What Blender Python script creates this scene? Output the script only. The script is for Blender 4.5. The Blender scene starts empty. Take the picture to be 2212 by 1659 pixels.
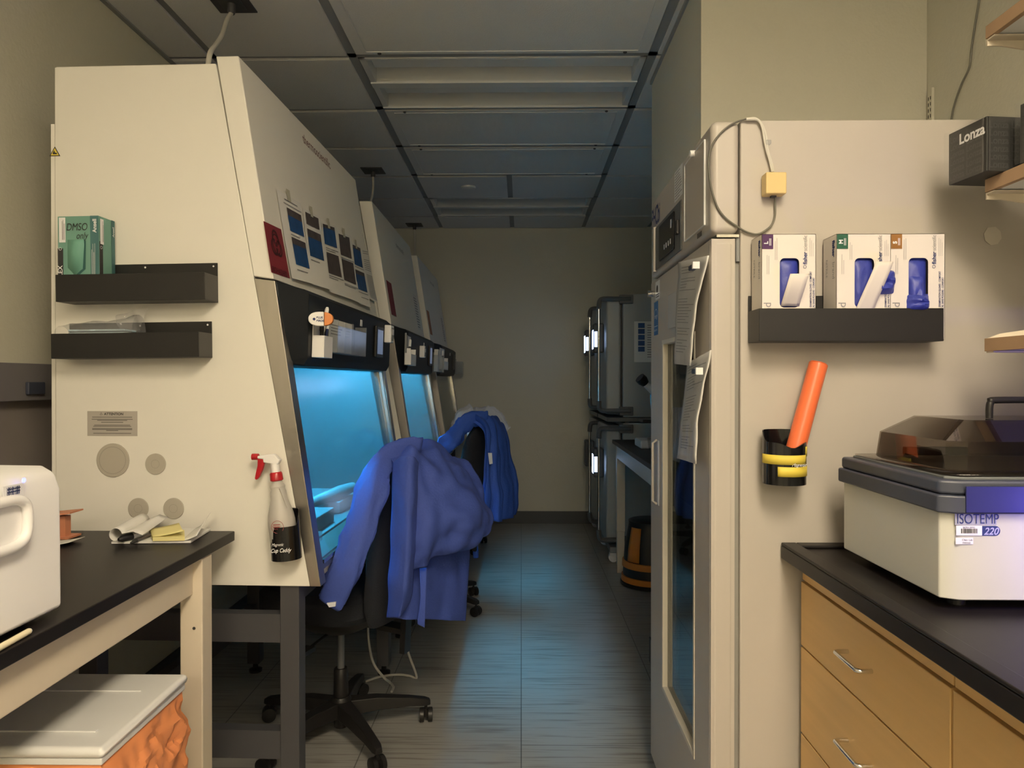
import bpy, bmesh, math, random
from mathutils import Vector as V, Matrix, noise
random.seed(7)
SC = bpy.context.scene
COL = SC.collection
PI = math.pi

# ------------------------------------------------------------------ camera
F = 1533.0; CX, CY = 1106.0, 829.5; CAMZ = 1.39
YAW = math.atan(20/F); PITCH = math.atan(7.5/F)
cd = bpy.data.cameras.new('camera'); cam = bpy.data.objects.new('camera', cd); COL.objects.link(cam)
cam.location = (0, 0, CAMZ)
cam.rotation_euler = (PI/2 - PITCH, 0, YAW)
cd.sensor_width = 36; cd.lens = F/2212*36; cd.clip_start = 0.02
SC.camera = cam
# ------------------------------------------------------------------ world, exposure
w = bpy.data.worlds.new('world'); SC.world = w; w.use_nodes = True
w.node_tree.nodes['Background'].inputs[0].default_value = (0.9, 0.85, 0.75, 1)
w.node_tree.nodes['Background'].inputs[1].default_value = 0.02
SC.view_settings.view_transform = 'Standard'; SC.view_settings.look = 'None'
SC.view_settings.gamma = 1; SC.view_settings.use_curve_mapping = False
SC.view_settings.exposure = 0.0
ROOM_LIGHT = 15.0      # radiance of the working room's unseen pendant lights
NEAR_LIGHT = 39.0      # radiance of the recessed light above the camera
UV_LIGHT = 680.0     # radiance of the germicidal tubes
WARM = (1.0, 0.84, 0.60)
UVC = (0.045, 0.45, 0.84)

# ------------------------------------------------------------------ rays: turn photo measurements into real positions
_R = Matrix.Rotation(YAW, 3, 'Z') @ Matrix.Rotation(PI/2 - PITCH, 3, 'X')
CAM = V((0, 0, CAMZ))
def ray(px, py): return _R @ V(((px-CX)/F, -(py-CY)/F, -1))
def at(px, py, Y):
    d = ray(px, py); return CAM + d*(Y/d.y)
def hitz(px, py, z):
    d = ray(px, py); return CAM + d*((z-CAMZ)/d.z)
def atx(px, py, X):
    d = ray(px, py); return CAM + d*(X/d.x)
class Plane:
    def __init__(s, p, u, v):
        s.p = V(p); s.u = V(u).normalized(); s.v = V(v).normalized(); s.n = s.u.cross(s.v).normalized()
    def uv(s, px, py, off=0):
        d = ray(px, py); q = s.p + s.n*off
        t = (q-CAM).dot(s.n)/d.dot(s.n); h = CAM + d*t - s.p
        return h.dot(s.u), h.dot(s.v)
    def pt(s, u, v, n=0): return s.p + s.u*u + s.v*v + s.n*n
    def px(s, px, py, off=0):
        u, v = s.uv(px, py, off); return s.pt(u, v, off)

# ------------------------------------------------------------------ materials
MATS = {}
def mat(name, col, rough=0.5, metal=0.0, var=0.0, scale=8.0, bump=0.0, stretch=(1,1,1), emit=None, es=0, alpha=1, spec=None, coat=0, trans=0):
    if name in MATS: return MATS[name]
    m = bpy.data.materials.new(name); m.use_nodes = True
    nt = m.node_tree; b = nt.nodes['Principled BSDF']
    b.inputs['Base Color'].default_value = (*col, 1)
    b.inputs['Roughness'].default_value = rough; b.inputs['Metallic'].default_value = metal
    if spec is not None: b.inputs['Specular IOR Level'].default_value = spec
    if coat: b.inputs['Coat Weight'].default_value = coat
    if trans: b.inputs['Transmission Weight'].default_value = trans
    if emit: b.inputs['Emission Color'].default_value = (*emit, 1); b.inputs['Emission Strength'].default_value = es
    if alpha < 1: b.inputs['Alpha'].default_value = alpha
    tc = nt.nodes.new('ShaderNodeTexCoord'); mp = nt.nodes.new('ShaderNodeMapping'); mp.inputs['Scale'].default_value = stretch
    n = nt.nodes.new('ShaderNodeTexNoise'); n.inputs['Scale'].default_value = scale; n.inputs['Detail'].default_value = 5
    nt.links.new(tc.outputs['Object'], mp.inputs[0]); nt.links.new(mp.outputs[0], n.inputs['Vector'])
    v = var if var else 0.03
    mx = nt.nodes.new('ShaderNodeMix'); mx.data_type = 'RGBA'
    mx.inputs[6].default_value = (*[c*(1-v) for c in col], 1); mx.inputs[7].default_value = (*[min(1, c*(1+v)) for c in col], 1)
    nt.links.new(n.outputs['Fac'], mx.inputs[0]); nt.links.new(mx.outputs[2], b.inputs['Base Color'])
    if bump:
        bp = nt.nodes.new('ShaderNodeBump'); bp.inputs['Strength'].default_value = bump; bp.inputs['Distance'].default_value = 0.01
        nt.links.new(n.outputs['Fac'], bp.inputs['Height']); nt.links.new(bp.outputs[0], b.inputs['Normal'])
    MATS[name] = m; return m
def clear(name, tint, ior_gloss=0.08, rough=0.02, haze=0.0, hazecol=(1,1,1)):
    m = bpy.data.materials.new(name); m.use_nodes = True; nt = m.node_tree
    for x in list(nt.nodes): nt.nodes.remove(x)
    o = nt.nodes.new('ShaderNodeOutputMaterial'); t = nt.nodes.new('ShaderNodeBsdfTransparent'); t.inputs[0].default_value = (*tint, 1)
    g = nt.nodes.new('ShaderNodeBsdfGlossy'); g.inputs['Roughness'].default_value = rough
    lw = nt.nodes.new('ShaderNodeLayerWeight'); lw.inputs[0].default_value = .5
    pw = nt.nodes.new('ShaderNodeMath'); pw.operation = 'POWER'; pw.inputs[1].default_value = 4; nt.links.new(lw.outputs['Facing'], pw.inputs[0])
    fr = nt.nodes.new('ShaderNodeMath'); fr.operation = 'MULTIPLY_ADD'; fr.inputs[1].default_value = .75; fr.inputs[2].default_value = .035; nt.links.new(pw.outputs[0], fr.inputs[0])
    mx = nt.nodes.new('ShaderNodeMixShader')
    nt.links.new(fr.outputs[0], mx.inputs[0]); nt.links.new(t.outputs[0], mx.inputs[1]); nt.links.new(g.outputs[0], mx.inputs[2])
    last = mx
    if haze:
        d = nt.nodes.new('ShaderNodeBsdfDiffuse'); d.inputs[0].default_value = (*hazecol, 1)
        m2 = nt.nodes.new('ShaderNodeMixShader'); m2.inputs[0].default_value = haze
        nt.links.new(mx.outputs[0], m2.inputs[1]); nt.links.new(d.outputs[0], m2.inputs[2]); last = m2
    nt.links.new(last.outputs[0], o.inputs[0]); MATS[name] = m; return m

M = dict(
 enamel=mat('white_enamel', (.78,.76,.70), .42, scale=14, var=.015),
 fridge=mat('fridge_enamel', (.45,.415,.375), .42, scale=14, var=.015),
 wall=mat('beige_paint', (.63,.61,.51), .75, scale=90, bump=.12, var=.02),
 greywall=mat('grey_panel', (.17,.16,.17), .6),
 tile=mat('ceiling_tile', (.74,.74,.73), .9, scale=160, bump=.25, var=.04),
 grid=mat('ceiling_grid', (.30,.31,.32), .6),
 white=mat('white_metal', (.72,.73,.73), .4),
 steel=mat('brushed_steel', (.42,.395,.36), .36, 1.0, scale=30, var=.10, stretch=(1,1,.08), bump=.03),
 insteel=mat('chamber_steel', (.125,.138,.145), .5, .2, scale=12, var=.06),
 chrome=mat('chrome', (.75,.74,.72), .16, 1.0),
 black=mat('black_plastic', (.014,.013,.013), .42, spec=.4),
 head=mat('matte_black_fascia', (.012,.014,.018), .55, spec=.35),
 blackgloss=mat('glossy_black', (.006,.006,.007), .12),
 resin=mat('black_resin_top', (.011,.009,.009), .42, spec=.3, scale=60, var=.2),
 legwhite=mat('cream_powder_coat', (.66,.58,.46), .5),
 grey=mat('dark_grey_steel', (.055,.055,.062), .5),
 midgrey=mat('mid_grey_plastic', (.24,.245,.25), .55),
 darkgrey=mat('charcoal_plastic', (.06,.065,.07), .5),
 fabric=mat('charcoal_fabric', (.010,.012,.018), .95, scale=300, var=.3, bump=.3),
 gown=mat('blue_gown_fabric', (.036,.068,.32), .8, scale=120, var=.10, bump=.15),
 gown2=mat('bright_blue_gown_fabric', (.020,.075,.40), .8, scale=120, var=.10, bump=.15),
 coat=mat('white_coat_fabric', (.62,.63,.68), .85, scale=150, bump=.2),
 orangebag=mat('orange_bag_film', (.80,.30,.115), .34, scale=9, var=.18),
 lid=mat('white_lid_plastic', (.74,.74,.73), .35),
 wood=mat('maple_laminate', (.66,.42,.17), .45, scale=7, var=.12, stretch=(1,.25,6)),
 woodedge=mat('shelf_wood_edge', (.38,.25,.15), .5, scale=20, var=.10),
 paper=mat('white_paper', (.74,.73,.70), .85),
 card=mat('white_card', (.72,.67,.61), .7),
 ink=mat('black_ink', (.03,.03,.03), .8),
 lightink=mat('grey_ink', (.26,.26,.27), .8),
 blueink=mat('navy_ink', (.02,.035,.14), .7),
 yellow=mat('yellow_tape', (.70,.55,.07), .6, scale=40, var=.08),
 sticky=mat('sticky_yellow', (.80,.72,.32), .8),
 red=mat('red_plastic', (.40,.012,.02), .3),
 maroon=mat('maroon_print', (.20,.018,.03), .6),
 maroonink=mat('dark_maroon_ink', (.05,.008,.012), .7),
 glove=mat('blue_nitrile', (.035,.05,.33), .45, scale=30, var=.15, bump=.25),
 orangeroll=mat('orange_film_roll', (.78,.16,.055), .33, scale=12, var=.08),
 cream=mat('cream_plastic', (.66,.50,.22), .4),
 cable=mat('grey_cable', (.16,.155,.13), .5),
 whitecable=mat('white_cable', (.60,.58,.52), .5),
 teal=mat('teal_card', (.15,.32,.26), .6, scale=3, var=.25),
 tealdark=mat('teal_blue_card', (.055,.15,.155), .6),
 bathgrey=mat('bath_grey_paint', (.56,.56,.53), .5),
 navy=mat('slate_blue_plastic', (.045,.052,.080), .4),
 label=mat('label_white', (.80,.80,.82), .5),
 photo=mat('photo_blue', (.010,.060,.20), .5, scale=22, var=.85),
 photo2=mat('photo_brown', (.07,.055,.055), .5, scale=26, var=.8),
 orange=mat('orange_paint', (.62,.20,.02), .5),
 purple=mat('purple_print', (.055,.010,.075), .6),
 green=mat('green_print', (.008,.085,.045), .6),
 brown=mat('ochre_print', (.27,.12,.025), .6),
 lime=mat('lime_plastic', (.35,.80,.10), .4),
 handlegrey=mat('handle_grey', (.11,.115,.12), .5),
 whiteplastic=mat('white_plastic', (.84,.83,.83), .35),
 bottle=mat('frosted_bottle', (.62,.60,.56), .35, alpha=.72),
 smoke=clear('smoked_acrylic', (.64,.60,.56)),
 glass=clear('sash_glass', (.80,.86,.84), rough=.16, haze=.03, hazecol=(.8,.9,.9)),
 fridgeglass=clear('fridge_glass', (.55,.58,.58)),
 film=clear('clear_film', (.90,.90,.90), rough=.12, haze=.14, hazecol=(.7,.7,.72)),
 acrylic=clear('clear_acrylic', (.86,.88,.90), rough=.18, haze=.10, hazecol=(.7,.7,.7)),
 screen=mat('lit_screen', (.2,.3,.5), .3, emit=(.50,.66,1.0), es=6),
 dimscreen=mat('dim_screen', (.10,.13,.18), .3, emit=(.25,.32,.5), es=.35),
 led=mat('blue_led', (.1,.1,.8), .3, emit=(.12,.14,1.0), es=6),
 uv=mat('uv_tube', (.1,.4,1), .3, emit=UVC, es=UV_LIGHT),
 lamp=mat('warm_diffuser', (.9,.9,.9), .5, emit=WARM, es=ROOM_LIGHT),
 added_uplamp=mat('added_warm_uplight', (.9,.9,.9), .5, emit=WARM, es=90),
 nearlamp=mat('warm_recessed_diffuser', (.9,.9,.9), .5, emit=WARM, es=NEAR_LIGHT),
)
# floor: streaked vinyl tile
def floor_mat():
    m = bpy.data.materials.new('streaked_vinyl'); m.use_nodes = True; nt = m.node_tree; b = nt.nodes['Principled BSDF']
    tc = nt.nodes.new('ShaderNodeTexCoord')
    mp = nt.nodes.new('ShaderNodeMapping'); mp.inputs['Scale'].default_value = (1.6, 34, 1)
    n = nt.nodes.new('ShaderNodeTexNoise'); n.inputs['Scale'].default_value = 2.0; n.inputs['Detail'].default_value = 6
    nt.links.new(tc.outputs['Object'], mp.inputs[0]); nt.links.new(mp.outputs[0], n.inputs['Vector'])
    cr = nt.nodes.new('ShaderNodeValToRGB'); e = cr.color_ramp.elements
    e[0].position = .30; e[0].color = (.18,.17,.15,1); e[1].position = .50; e[1].color = (.35,.345,.325,1)
    nt.links.new(n.outputs['Fac'], cr.inputs[0])
    br = nt.nodes.new('ShaderNodeTexBrick'); br.inputs['Scale'].default_value = 1.0; br.inputs['Mortar Size'].default_value = .0022
    br.inputs['Brick Width'].default_value = .6; br.inputs['Row Height'].default_value = .6; br.offset = .5
    br.inputs['Color1'].default_value = (1,1,1,1); br.inputs['Color2'].default_value = (.93,.93,.93,1); br.inputs['Mortar'].default_value = (.35,.35,.35,1)
    mq = nt.nodes.new('ShaderNodeMapping'); mq.inputs['Rotation'].default_value = (0,0,PI/2); nt.links.new(tc.outputs['Object'], mq.inputs[0]); nt.links.new(mq.outputs[0], br.inputs['Vector'])
    mx = nt.nodes.new('ShaderNodeMix'); mx.data_type = 'RGBA'; mx.blend_type = 'MULTIPLY'; mx.inputs[0].default_value = 1
    nt.links.new(cr.outputs[0], mx.inputs[6]); nt.links.new(br.outputs[0], mx.inputs[7]); nt.links.new(mx.outputs[2], b.inputs['Base Color'])
    b.inputs['Roughness'].default_value = .33
    return m
M['floor'] = floor_mat()

# ------------------------------------------------------------------ mesh builder
class MB:
    def __init__(s): s.v = []; s.f = []; s.mi = []; s.m = 0
    def add(s, vs, fs):
        o = len(s.v); s.v += [V(a) for a in vs]
        for f in fs: s.f.append([o+i for i in f]); s.mi.append(s.m)
        return s
    def mat(s, i): s.m = i; return s
    def hexa(s, a):   # 8 points: bottom 4 ccw, top 4
        return s.add(a, [(3,2,1,0),(4,5,6,7),(0,1,5,4),(1,2,6,5),(2,3,7,6),(3,0,4,7)])
    def box(s, x0, x1, y0, y1, z0, z1):
        return s.hexa([(x0,y0,z0),(x1,y0,z0),(x1,y1,z0),(x0,y1,z0),(x0,y0,z1),(x1,y0,z1),(x1,y1,z1),(x0,y1,z1)])
    def pbox(s, P, u0, u1, v0, v1, n0, n1):
        return s.hexa([P.pt(u0,v0,n1),P.pt(u1,v0,n1),P.pt(u1,v0,n0),P.pt(u0,v0,n0),P.pt(u0,v1,n1),P.pt(u1,v1,n1),P.pt(u1,v1,n0),P.pt(u0,v1,n0)])
    def bar(s, a, b, w, h, up=(0,0,1)):
        a = V(a); b = V(b); d = (b-a).normalized(); r = d.cross(V(up)).normalized(); t = r.cross(d).normalized()
        r = r*w/2; t = t*h/2
        return s.hexa([a-r-t, a+r-t, b+r-t, b-r-t, a-r+t, a+r+t, b+r+t, b-r+t])
    def prism(s, poly, vec):
        n = len(poly); p = [V(q) for q in poly]; vec = V(vec)
        return s.add(p+[q+vec for q in p], [tuple(range(n-1,-1,-1)), tuple(range(n,2*n))]+[(i,(i+1)%n,n+(i+1)%n,n+i) for i in range(n)])
    def quad(s, a, b, c, d): return s.add([a,b,c,d], [(0,1,2,3)])
    def prect(s, P, u0, u1, v0, v1, n): return s.quad(P.pt(u0,v0,n), P.pt(u1,v0,n), P.pt(u1,v1,n), P.pt(u0,v1,n))
    def tube(s, pts, r, n=10, cap=True, sy=1.0):
        pts = [V(p) for p in pts]; k = len(pts)
        rr = r if isinstance(r, (list, tuple)) else [r]*k
        vs = []; prev = None
        for i, p in enumerate(pts):
            d = (pts[min(i+1,k-1)]-pts[max(i-1,0)]).normalized()
            if prev is None:
                a = V((0,0,1)) if abs(d.z) < .9 else V((1,0,0)); x = d.cross(a).normalized()
            else: x = (prev - d*prev.dot(d)).normalized()
            prev = x; y = d.cross(x)
            for j in range(n):
                t = 2*PI*j/n; vs.append(p + x*rr[i]*math.cos(t) + y*rr[i]*sy*math.sin(t))
        fs = []
        for i in range(k-1):
            for j in range(n): fs.append((i*n+j, i*n+(j+1)%n, (i+1)*n+(j+1)%n, (i+1)*n+j))
        if cap: fs += [tuple(range(n-1,-1,-1)), tuple(range((k-1)*n, k*n))]
        return s.add(vs, fs)
    def lathe(s, c, prof, n=24, ax=(0,0,1), sx=1, sy=1, x=None):
        c = V(c); ax = V(ax).normalized()
        xx = V(x) if x else (V((1,0,0)) if abs(ax.x) < .9 else V((0,1,0)))
        xx = (xx - ax*xx.dot(ax)).normalized(); yy = ax.cross(xx)
        vs = []; k = len(prof)
        for r, h in prof:
            r = max(r, 1e-5)
            for j in range(n):
                t = 2*PI*j/n; vs.append(c + ax*h + xx*r*sx*math.cos(t) + yy*r*sy*math.sin(t))
        fs = [(i*n+j, i*n+(j+1)%n, (i+1)*n+(j+1)%n, (i+1)*n+j) for i in range(k-1) for j in range(n)]
        fs += [tuple(range(n-1,-1,-1)), tuple(range((k-1)*n, k*n))]
        return s.add(vs, fs)
    def disc(s, P, u, v, r, n0, n1, n=28, ry=None):
        ry = ry or r
        poly = [P.pt(u+r*math.cos(2*PI*i/n), v+ry*math.sin(2*PI*i/n), n0) for i in range(n)]
        return s.prism(poly, P.n*(n1-n0))
    def ring(s, P, u, v, r0, r1, nn, a0=0, a1=2*PI, n=30):
        vs = []; 
        for i in range(n+1):
            t = a0+(a1-a0)*i/n
            vs += [P.pt(u+r0*math.cos(t), v+r0*math.sin(t), nn), P.pt(u+r1*math.cos(t), v+r1*math.sin(t), nn)]
        return s.add(vs, [(2*i, 2*i+1, 2*i+3, 2*i+2) for i in range(n)])
    def grid(s, g):
        R = len(g); C = len(g[0])
        return s.add([p for r in g for p in r], [(i*C+j, i*C+j+1, (i+1)*C+j+1, (i+1)*C+j) for i in range(R-1) for j in range(C-1)])
    def lines(s, P, u0, u1, v0, v1, n, off=.0006, vert=False, th=.35, jag=.35):   # rows of small print
        for i in range(n):
            if vert:
                c = u0+(u1-u0)*(i+.5)/n; h = (u1-u0)/n*th/2; e = v1-(v1-v0)*random.uniform(0, jag)
                s.prect(P, c-h, c+h, v0, e, off)
            else:
                c = v1-(v1-v0)*(i+.5)/n; h = (v1-v0)/n*th/2; e = u1-(u1-u0)*random.uniform(0, jag)
                s.prect(P, u0, e, c-h, c+h, off)
        return s

ROOTINV = {}
def link(o, parent=None):
    COL.objects.link(o)
    if parent is not None: o.parent = parent
    return o
def root_inv(o):
    while o.parent: o = o.parent
    return ROOTINV.get(o.name, Matrix.Identity(4))
def obj(name, mb, mats, parent=None, bevel=0, seg=2, solid=0, sub=0, angle=38, loc=None):
    """mb in WORLD coordinates; brought into the frame of its thing"""
    me = bpy.data.meshes.new(name)
    inv = root_inv(parent) if parent is not None else Matrix.Identity(4)
    if parent is None:
        c = V(loc) if loc else V((sum(v.x for v in mb.v)/len(mb.v), sum(v.y for v in mb.v)/len(mb.v), min(v.z for v in mb.v)))
        inv = Matrix.Translation(-c)
    me.from_pydata([inv @ v for v in mb.v], [], mb.f)
    for m in (mats if isinstance(mats, (list, tuple)) else [mats]): me.materials.append(M[m] if isinstance(m, str) else m)
    me.polygons.foreach_set('material_index', mb.mi)
    me.polygons.foreach_set('use_smooth', [True]*len(me.polygons))
    bm_ = bmesh.new(); bm_.from_mesh(me); bmesh.ops.recalc_face_normals(bm_, faces=bm_.faces); bm_.to_mesh(me); bm_.free()
    me.update(); me.set_sharp_from_angle(angle=math.radians(angle))
    o = bpy.data.objects.new(name, me)
    if parent is None: o.location = c; ROOTINV['_'+name] = inv
    link(o, parent)
    if parent is None: ROOTINV[o.name] = inv
    if solid:
        q = o.modifiers.new('solid', 'SOLIDIFY'); q.thickness = solid; q.offset = 0
    if sub:
        q = o.modifiers.new('sub', 'SUBSURF'); q.levels = sub; q.render_levels = sub
    if bevel:
        q = o.modifiers.new('bevel', 'BEVEL'); q.width = bevel; q.segments = seg; q.limit_method = 'ANGLE'; q.angle_limit = math.radians(35); q.harden_normals = True
    return o
def tag(o, label, cat, group=None):
    o['label'] = label; o['category'] = cat
    if group: o['group'] = group
    return o
def thing(name, label, cat, loc, rotz=0, group=None):
    o = bpy.data.objects.new(name, None); o.empty_display_size = .05
    o.location = loc; o.rotation_euler = (0, 0, rotz); COL.objects.link(o)
    ROOTINV[o.name] = (Matrix.Translation(V(loc)) @ Matrix.Rotation(rotz, 4, 'Z')).inverted()
    return tag(o, label, cat, group)
def struct(name, mb, mats, **k):
    o = obj(name, mb, mats, None, **k); o['kind'] = 'structure'; return o
def copy_tree(o, parent=None):
    c = o.copy(); COL.objects.link(c)
    if parent is not None: c.parent = parent
    for ch in [x for x in bpy.data.objects if x.parent == o]: copy_tree(ch, c)
    return c
def text(s, size, P, u, v, parent, m='ink', off=.0008, rot=0, shear=0, name='lettering', bold=0, sx=1, align='LEFT', spacing=1):
    """lettering as a flat mesh on plane P at (u, v); rot turns it in the plane"""
    cu = bpy.data.curves.new('txt', 'FONT'); cu.body = s; cu.size = size; cu.shear = shear; cu.align_x = align; cu.offset = bold; cu.space_character = spacing
    t = bpy.data.objects.new('txt', cu); COL.objects.link(t)
    dg = bpy.context.evaluated_depsgraph_get(); me0 = bpy.data.meshes.new_from_object(t.evaluated_get(dg))
    mb = MB(); c, q = math.cos(rot), math.sin(rot)
    vs = [P.pt(u+(a.co.x*sx*c-a.co.y*q), v+(a.co.x*sx*q+a.co.y*c), off) for a in me0.vertices]
    mb.add(vs, [tuple(p.vertices) for p in me0.polygons])
    bpy.data.objects.remove(t); bpy.data.curves.remove(cu); bpy.data.meshes.remove(me0)
    return obj(name, mb, m, parent)
def cat_rom(pts, n):
    k = len(pts); out = []
    for i in range(n):
        t = i/(n-1)*(k-1); a = min(int(t), k-2); f = t-a
        p0 = pts[max(a-1,0)]; p1 = pts[a]; p2 = pts[a+1]; p3 = pts[min(a+2,k-1)]
        out.append(0.5*((2*p1)+(p2-p0)*f+(2*p0-5*p1+4*p2-p3)*f*f+(3*p1-p0-3*p2+p3)*f**3))
    return out
def cloth(rows, R=30, C=36, amp=.006, freq=3.0, seed=0, fold=.0, nf=5, foldfade=True):
    """a draped sheet lofted through rows of (px, py, Y) measurements"""
    g = [cat_rom([at(*p) for p in r], C) for r in rows]
    cols = [cat_rom([g[i][j] for i in range(len(g))], R) for j in range(C)]
    G = [[cols[j][i] for j in range(C)] for i in range(R)]
    out = []
    for i in range(R):
        row = []
        for j in range(C):
            a = G[i][min(j+1,C-1)]-G[i][max(j-1,0)]; b = G[min(i+1,R-1)][j]-G[max(i-1,0)][j]
            n = a.cross(b); n = n.normalized() if n.length > 1e-9 else V((0,-1,0))
            p = G[i][j]; t = j/(C-1); s_ = i/(R-1)
            ph = t*nf*2*PI + 1.3*math.sin(s_*3+seed) + 2*noise.noise(V((t*2, s_*.8, seed)))
            d = fold*(s_ if foldfade else 1)*(math.sin(ph)+.35*math.sin(2.3*ph+1))
            d += amp*noise.noise(p*freq*3+V((seed*7,0,0)))*2 + amp*.7*noise.noise(V((t*9+seed, s_*2.5, 3)))
            row.append(p+n*d)
        out.append(row)
    return out
# ================================================================== SETTING
XL, XR, YB, ZC, YF = -1.63, 1.45, 6.9, 2.88, -4.6
struct('floor', MB().box(XL-.1, XR+.1, YF-.1, YB+.1, -.1, 0), 'floor', loc=(0,0,0))
struct('wall_left', MB().box(XL-.1, XL, YF, YB, 0, ZC), 'wall')
struct('wall_right', MB().box(XR, XR+.1, YF, YB, 0, ZC), 'wall')
struct('wall_back', MB().box(XL-.1, XR+.1, YB, YB+.1, 0, ZC), 'wall')
struct('wall_front', MB().box(XL-.1, XR+.1, YF-.1, YF, 0, ZC), 'wall')
struct('wall_pier', MB().box(.645, XR-.001, 2.56, 3.52, 0, ZC), 'wall')
struct('baseboard_back', MB().box(XL, XR, YB-.012, YB, .001, .12), 'darkgrey')
struct('baseboard_left', MB().box(XL, XL+.012, YF, YB-.012, .001, .12), 'darkgrey')
struct('baseboard_right', MB().box(.633, .645, 2.56, 3.52, .001, .12), 'darkgrey')
# ceiling: grid with lay-in tiles, openings left for lights and panels in the middle band
XA, XB = -.775, .60
GY = [6.40-.63*k for k in range(0, 18)]
mb = MB().box(XL-.1, XR+.1, YF, YB+.1, ZC+.14, ZC+.2)
ys = [YB]+GY
for i in range(len(ys)-1):
    y1, y0 = ys[i]-.02, ys[i+1]+.02
    if y0 < YF: break
    mb.mat(0)
    for a, b in ((XL, -1.43), (-1.39, XA-.02), (XB+.02, 1.21), (1.25, XR)):
        mb.box(a, b, y0, y1, ZC-.012, ZC+.01)
    # middle band: 6.4-YB tiles, 5.77-6.4 light, 5.14-5.77 tiles, panels, light at 3.25
    if i in (0, 2):
        xm = (XA+XB)/2
        for a, b in ((XA+.02, xm-.02), (xm+.02, XB-.02)): mb.box(a, b, y0, y1, ZC-.012, ZC+.01)
mb.mat(1)
for x in (XA, XB, -1.41, 1.23): mb.box(x-.02, x+.02, YF, YB, ZC, ZC+.012)
for i, y in enumerate(GY):
    if y > YF: mb.box(XL, XR, y-.02, y+.02, ZC, ZC+.012)
mb.box((XA+XB)/2-.02, (XA+XB)/2+.02, 6.40, YB, ZC, ZC+.012)
mb.box((XA+XB)/2-.02, (XA+XB)/2+.02, 5.14, 5.77, ZC, ZC+.012)
ce = struct('ceiling', mb, ['tile', 'grid'])
# perimeter angle beside the pier
struct('trim_1', MB().box(.60+.035, .645, 2.56, 3.52, ZC-.03, ZC-.013), 'grid')
struct('trim_2', MB().box(XL, XL+.02, YF, YB, ZC-.02, ZC-.0125), 'grid')
# recessed two-trough lights
def troffer(y0, y1, label, lit=False):
    t = thing('ceiling_light', label, 'light', ((XA+XB)/2, (y0+y1)/2, ZC), 0)
    a, b = XA+.025, XB-.025; y0 += .022; y1 -= .022; m = MB(); W = y1-y0
    for yy0, yy1 in ((y0, y0+W*.46), (y0+W*.54, y1)):
        # trough: sloping near side, upright far flange that catches the light
        m.prism([(a+.03,yy0+.02,ZC-.004),(a+.03,yy0+.10,ZC+.075),(a+.03,yy1-.012,ZC+.075),(a+.03,yy1-.012,ZC+.085),(a+.03,yy0+.09,ZC+.085),(a+.03,yy0+.01,ZC+.004)], (b-a-.06,0,0))
        m.box(a, b, yy1-.012, yy1, ZC-.012, ZC+.085)
        m.box(a, b, yy0, yy0+.012, ZC-.006, ZC+.03)
        for x in (a, b-.03): m.prism([(x,yy0,ZC-.006),(x,yy1,ZC-.006),(x,yy1,ZC+.085),(x,yy0,ZC+.085)], (.03,0,0))
    m.box(a, b, y0+W*.455, y0+W*.545, ZC-.01, ZC+.006)
    obj('housing', m, 'white', t, bevel=.002)
    for yy in (y0+W*.25, y0+W*.78):
        obj('diffuser', MB().box(a+.032, b-.032, yy-.035, yy+.06, ZC+.045, ZC+.06), 'lamp' if lit else 'white', t)
    return t
troffer(GY[5], GY[4], 'unlit two-trough ceiling light nearest the tall white cabinets')
troffer(GY[1], GY[0], 'unlit ceiling light at the far end near the back wall')
def pendant(y0, label):  # unseen pendants, hung low with an uplight added to brighten the ceiling
    t = thing('unseen_pendant_light', label, 'light', (0, y0, 2.62))
    obj('housing', MB().box(-.64, .54, y0-.14, y0+.14, 2.64, 2.66).box(-.66,-.64,y0-.14,y0+.14,2.60,2.70).box(.54,.56,y0-.14,y0+.14,2.60,2.70), 'white', t)
    obj('diffuser', MB().box(-.638, .538, y0-.13, y0+.13, 2.61, 2.638), 'lamp', t)
    obj('added_uplight', MB().box(-.638, .538, y0-.13, y0+.13, 2.662, 2.69), 'added_uplamp', t)
    for x in (-.6, .5): obj('suspension_wire', MB().tube([(x,y0,2.70),(x,y0,ZC)], .003, 6), 'chrome', t)
t = thing('ceiling_light', 'lit warm ceiling light above the working room, overhead of the aisle mouth', 'light', (.38, -.35, ZC-.04))
obj('housing', MB().box(.07, .69, -.97, .27, ZC-.035, ZC-.0125), 'white', t, bevel=.004)
obj('diffuser', MB().box(.09, .67, -.95, .25, ZC-.042, ZC-.036), 'nearlamp', t)
pendant(-2.4, 'unseen lit pendant light with added uplight in the working room, nearer the aisle')
pendant(-3.9, 'unseen lit pendant light with added uplight in the working room, farther from the aisle')
# bolted access panels in the band
pl = ['pale bolted ceiling panel in front of the nearest unlit light', 'pale bolted ceiling panel just behind the nearest unlit light', 'bolted ceiling panel between the second panel and the small tiles']
for lab, (y0, y1) in zip(pl, ((GY[7], GY[5]), (GY[4], GY[3]), (GY[3], GY[2]))):
    t = thing('ceiling_panel', lab, 'ceiling panel', ((XA+XB)/2, (y0+y1)/2, ZC), 0, 'bolted ceiling panels')
    a, b = XA+.022, XB-.022
    obj('panel', MB().box(a, b, y0+.022, y1-.022, ZC-.008, ZC+.01), 'tile', t, bevel=.004)
    m = MB()
    for u0,u1,v0,v1 in ((a+.05,b-.05,y0+.045,y0+.052),(a+.05,b-.05,y1-.055,y1-.048),(a+.05,a+.054,y0+.05,y1-.05),(b-.054,b-.05,y0+.05,y1-.05)):
        m.box(u0,u1,v0,v1,ZC-.0115,ZC-.0082)
    obj('seam', m, 'white', t)
    for x in (a+.11, b-.11):
        for y in (y0+.035, y1-.035):
            obj('bolt', MB().lathe((x,y,ZC-.0135), [(.006,0),(.009,.003),(.009,.006)], 10), 'grey', t)
p = hitz(1012, 404, ZC-.013)
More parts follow.
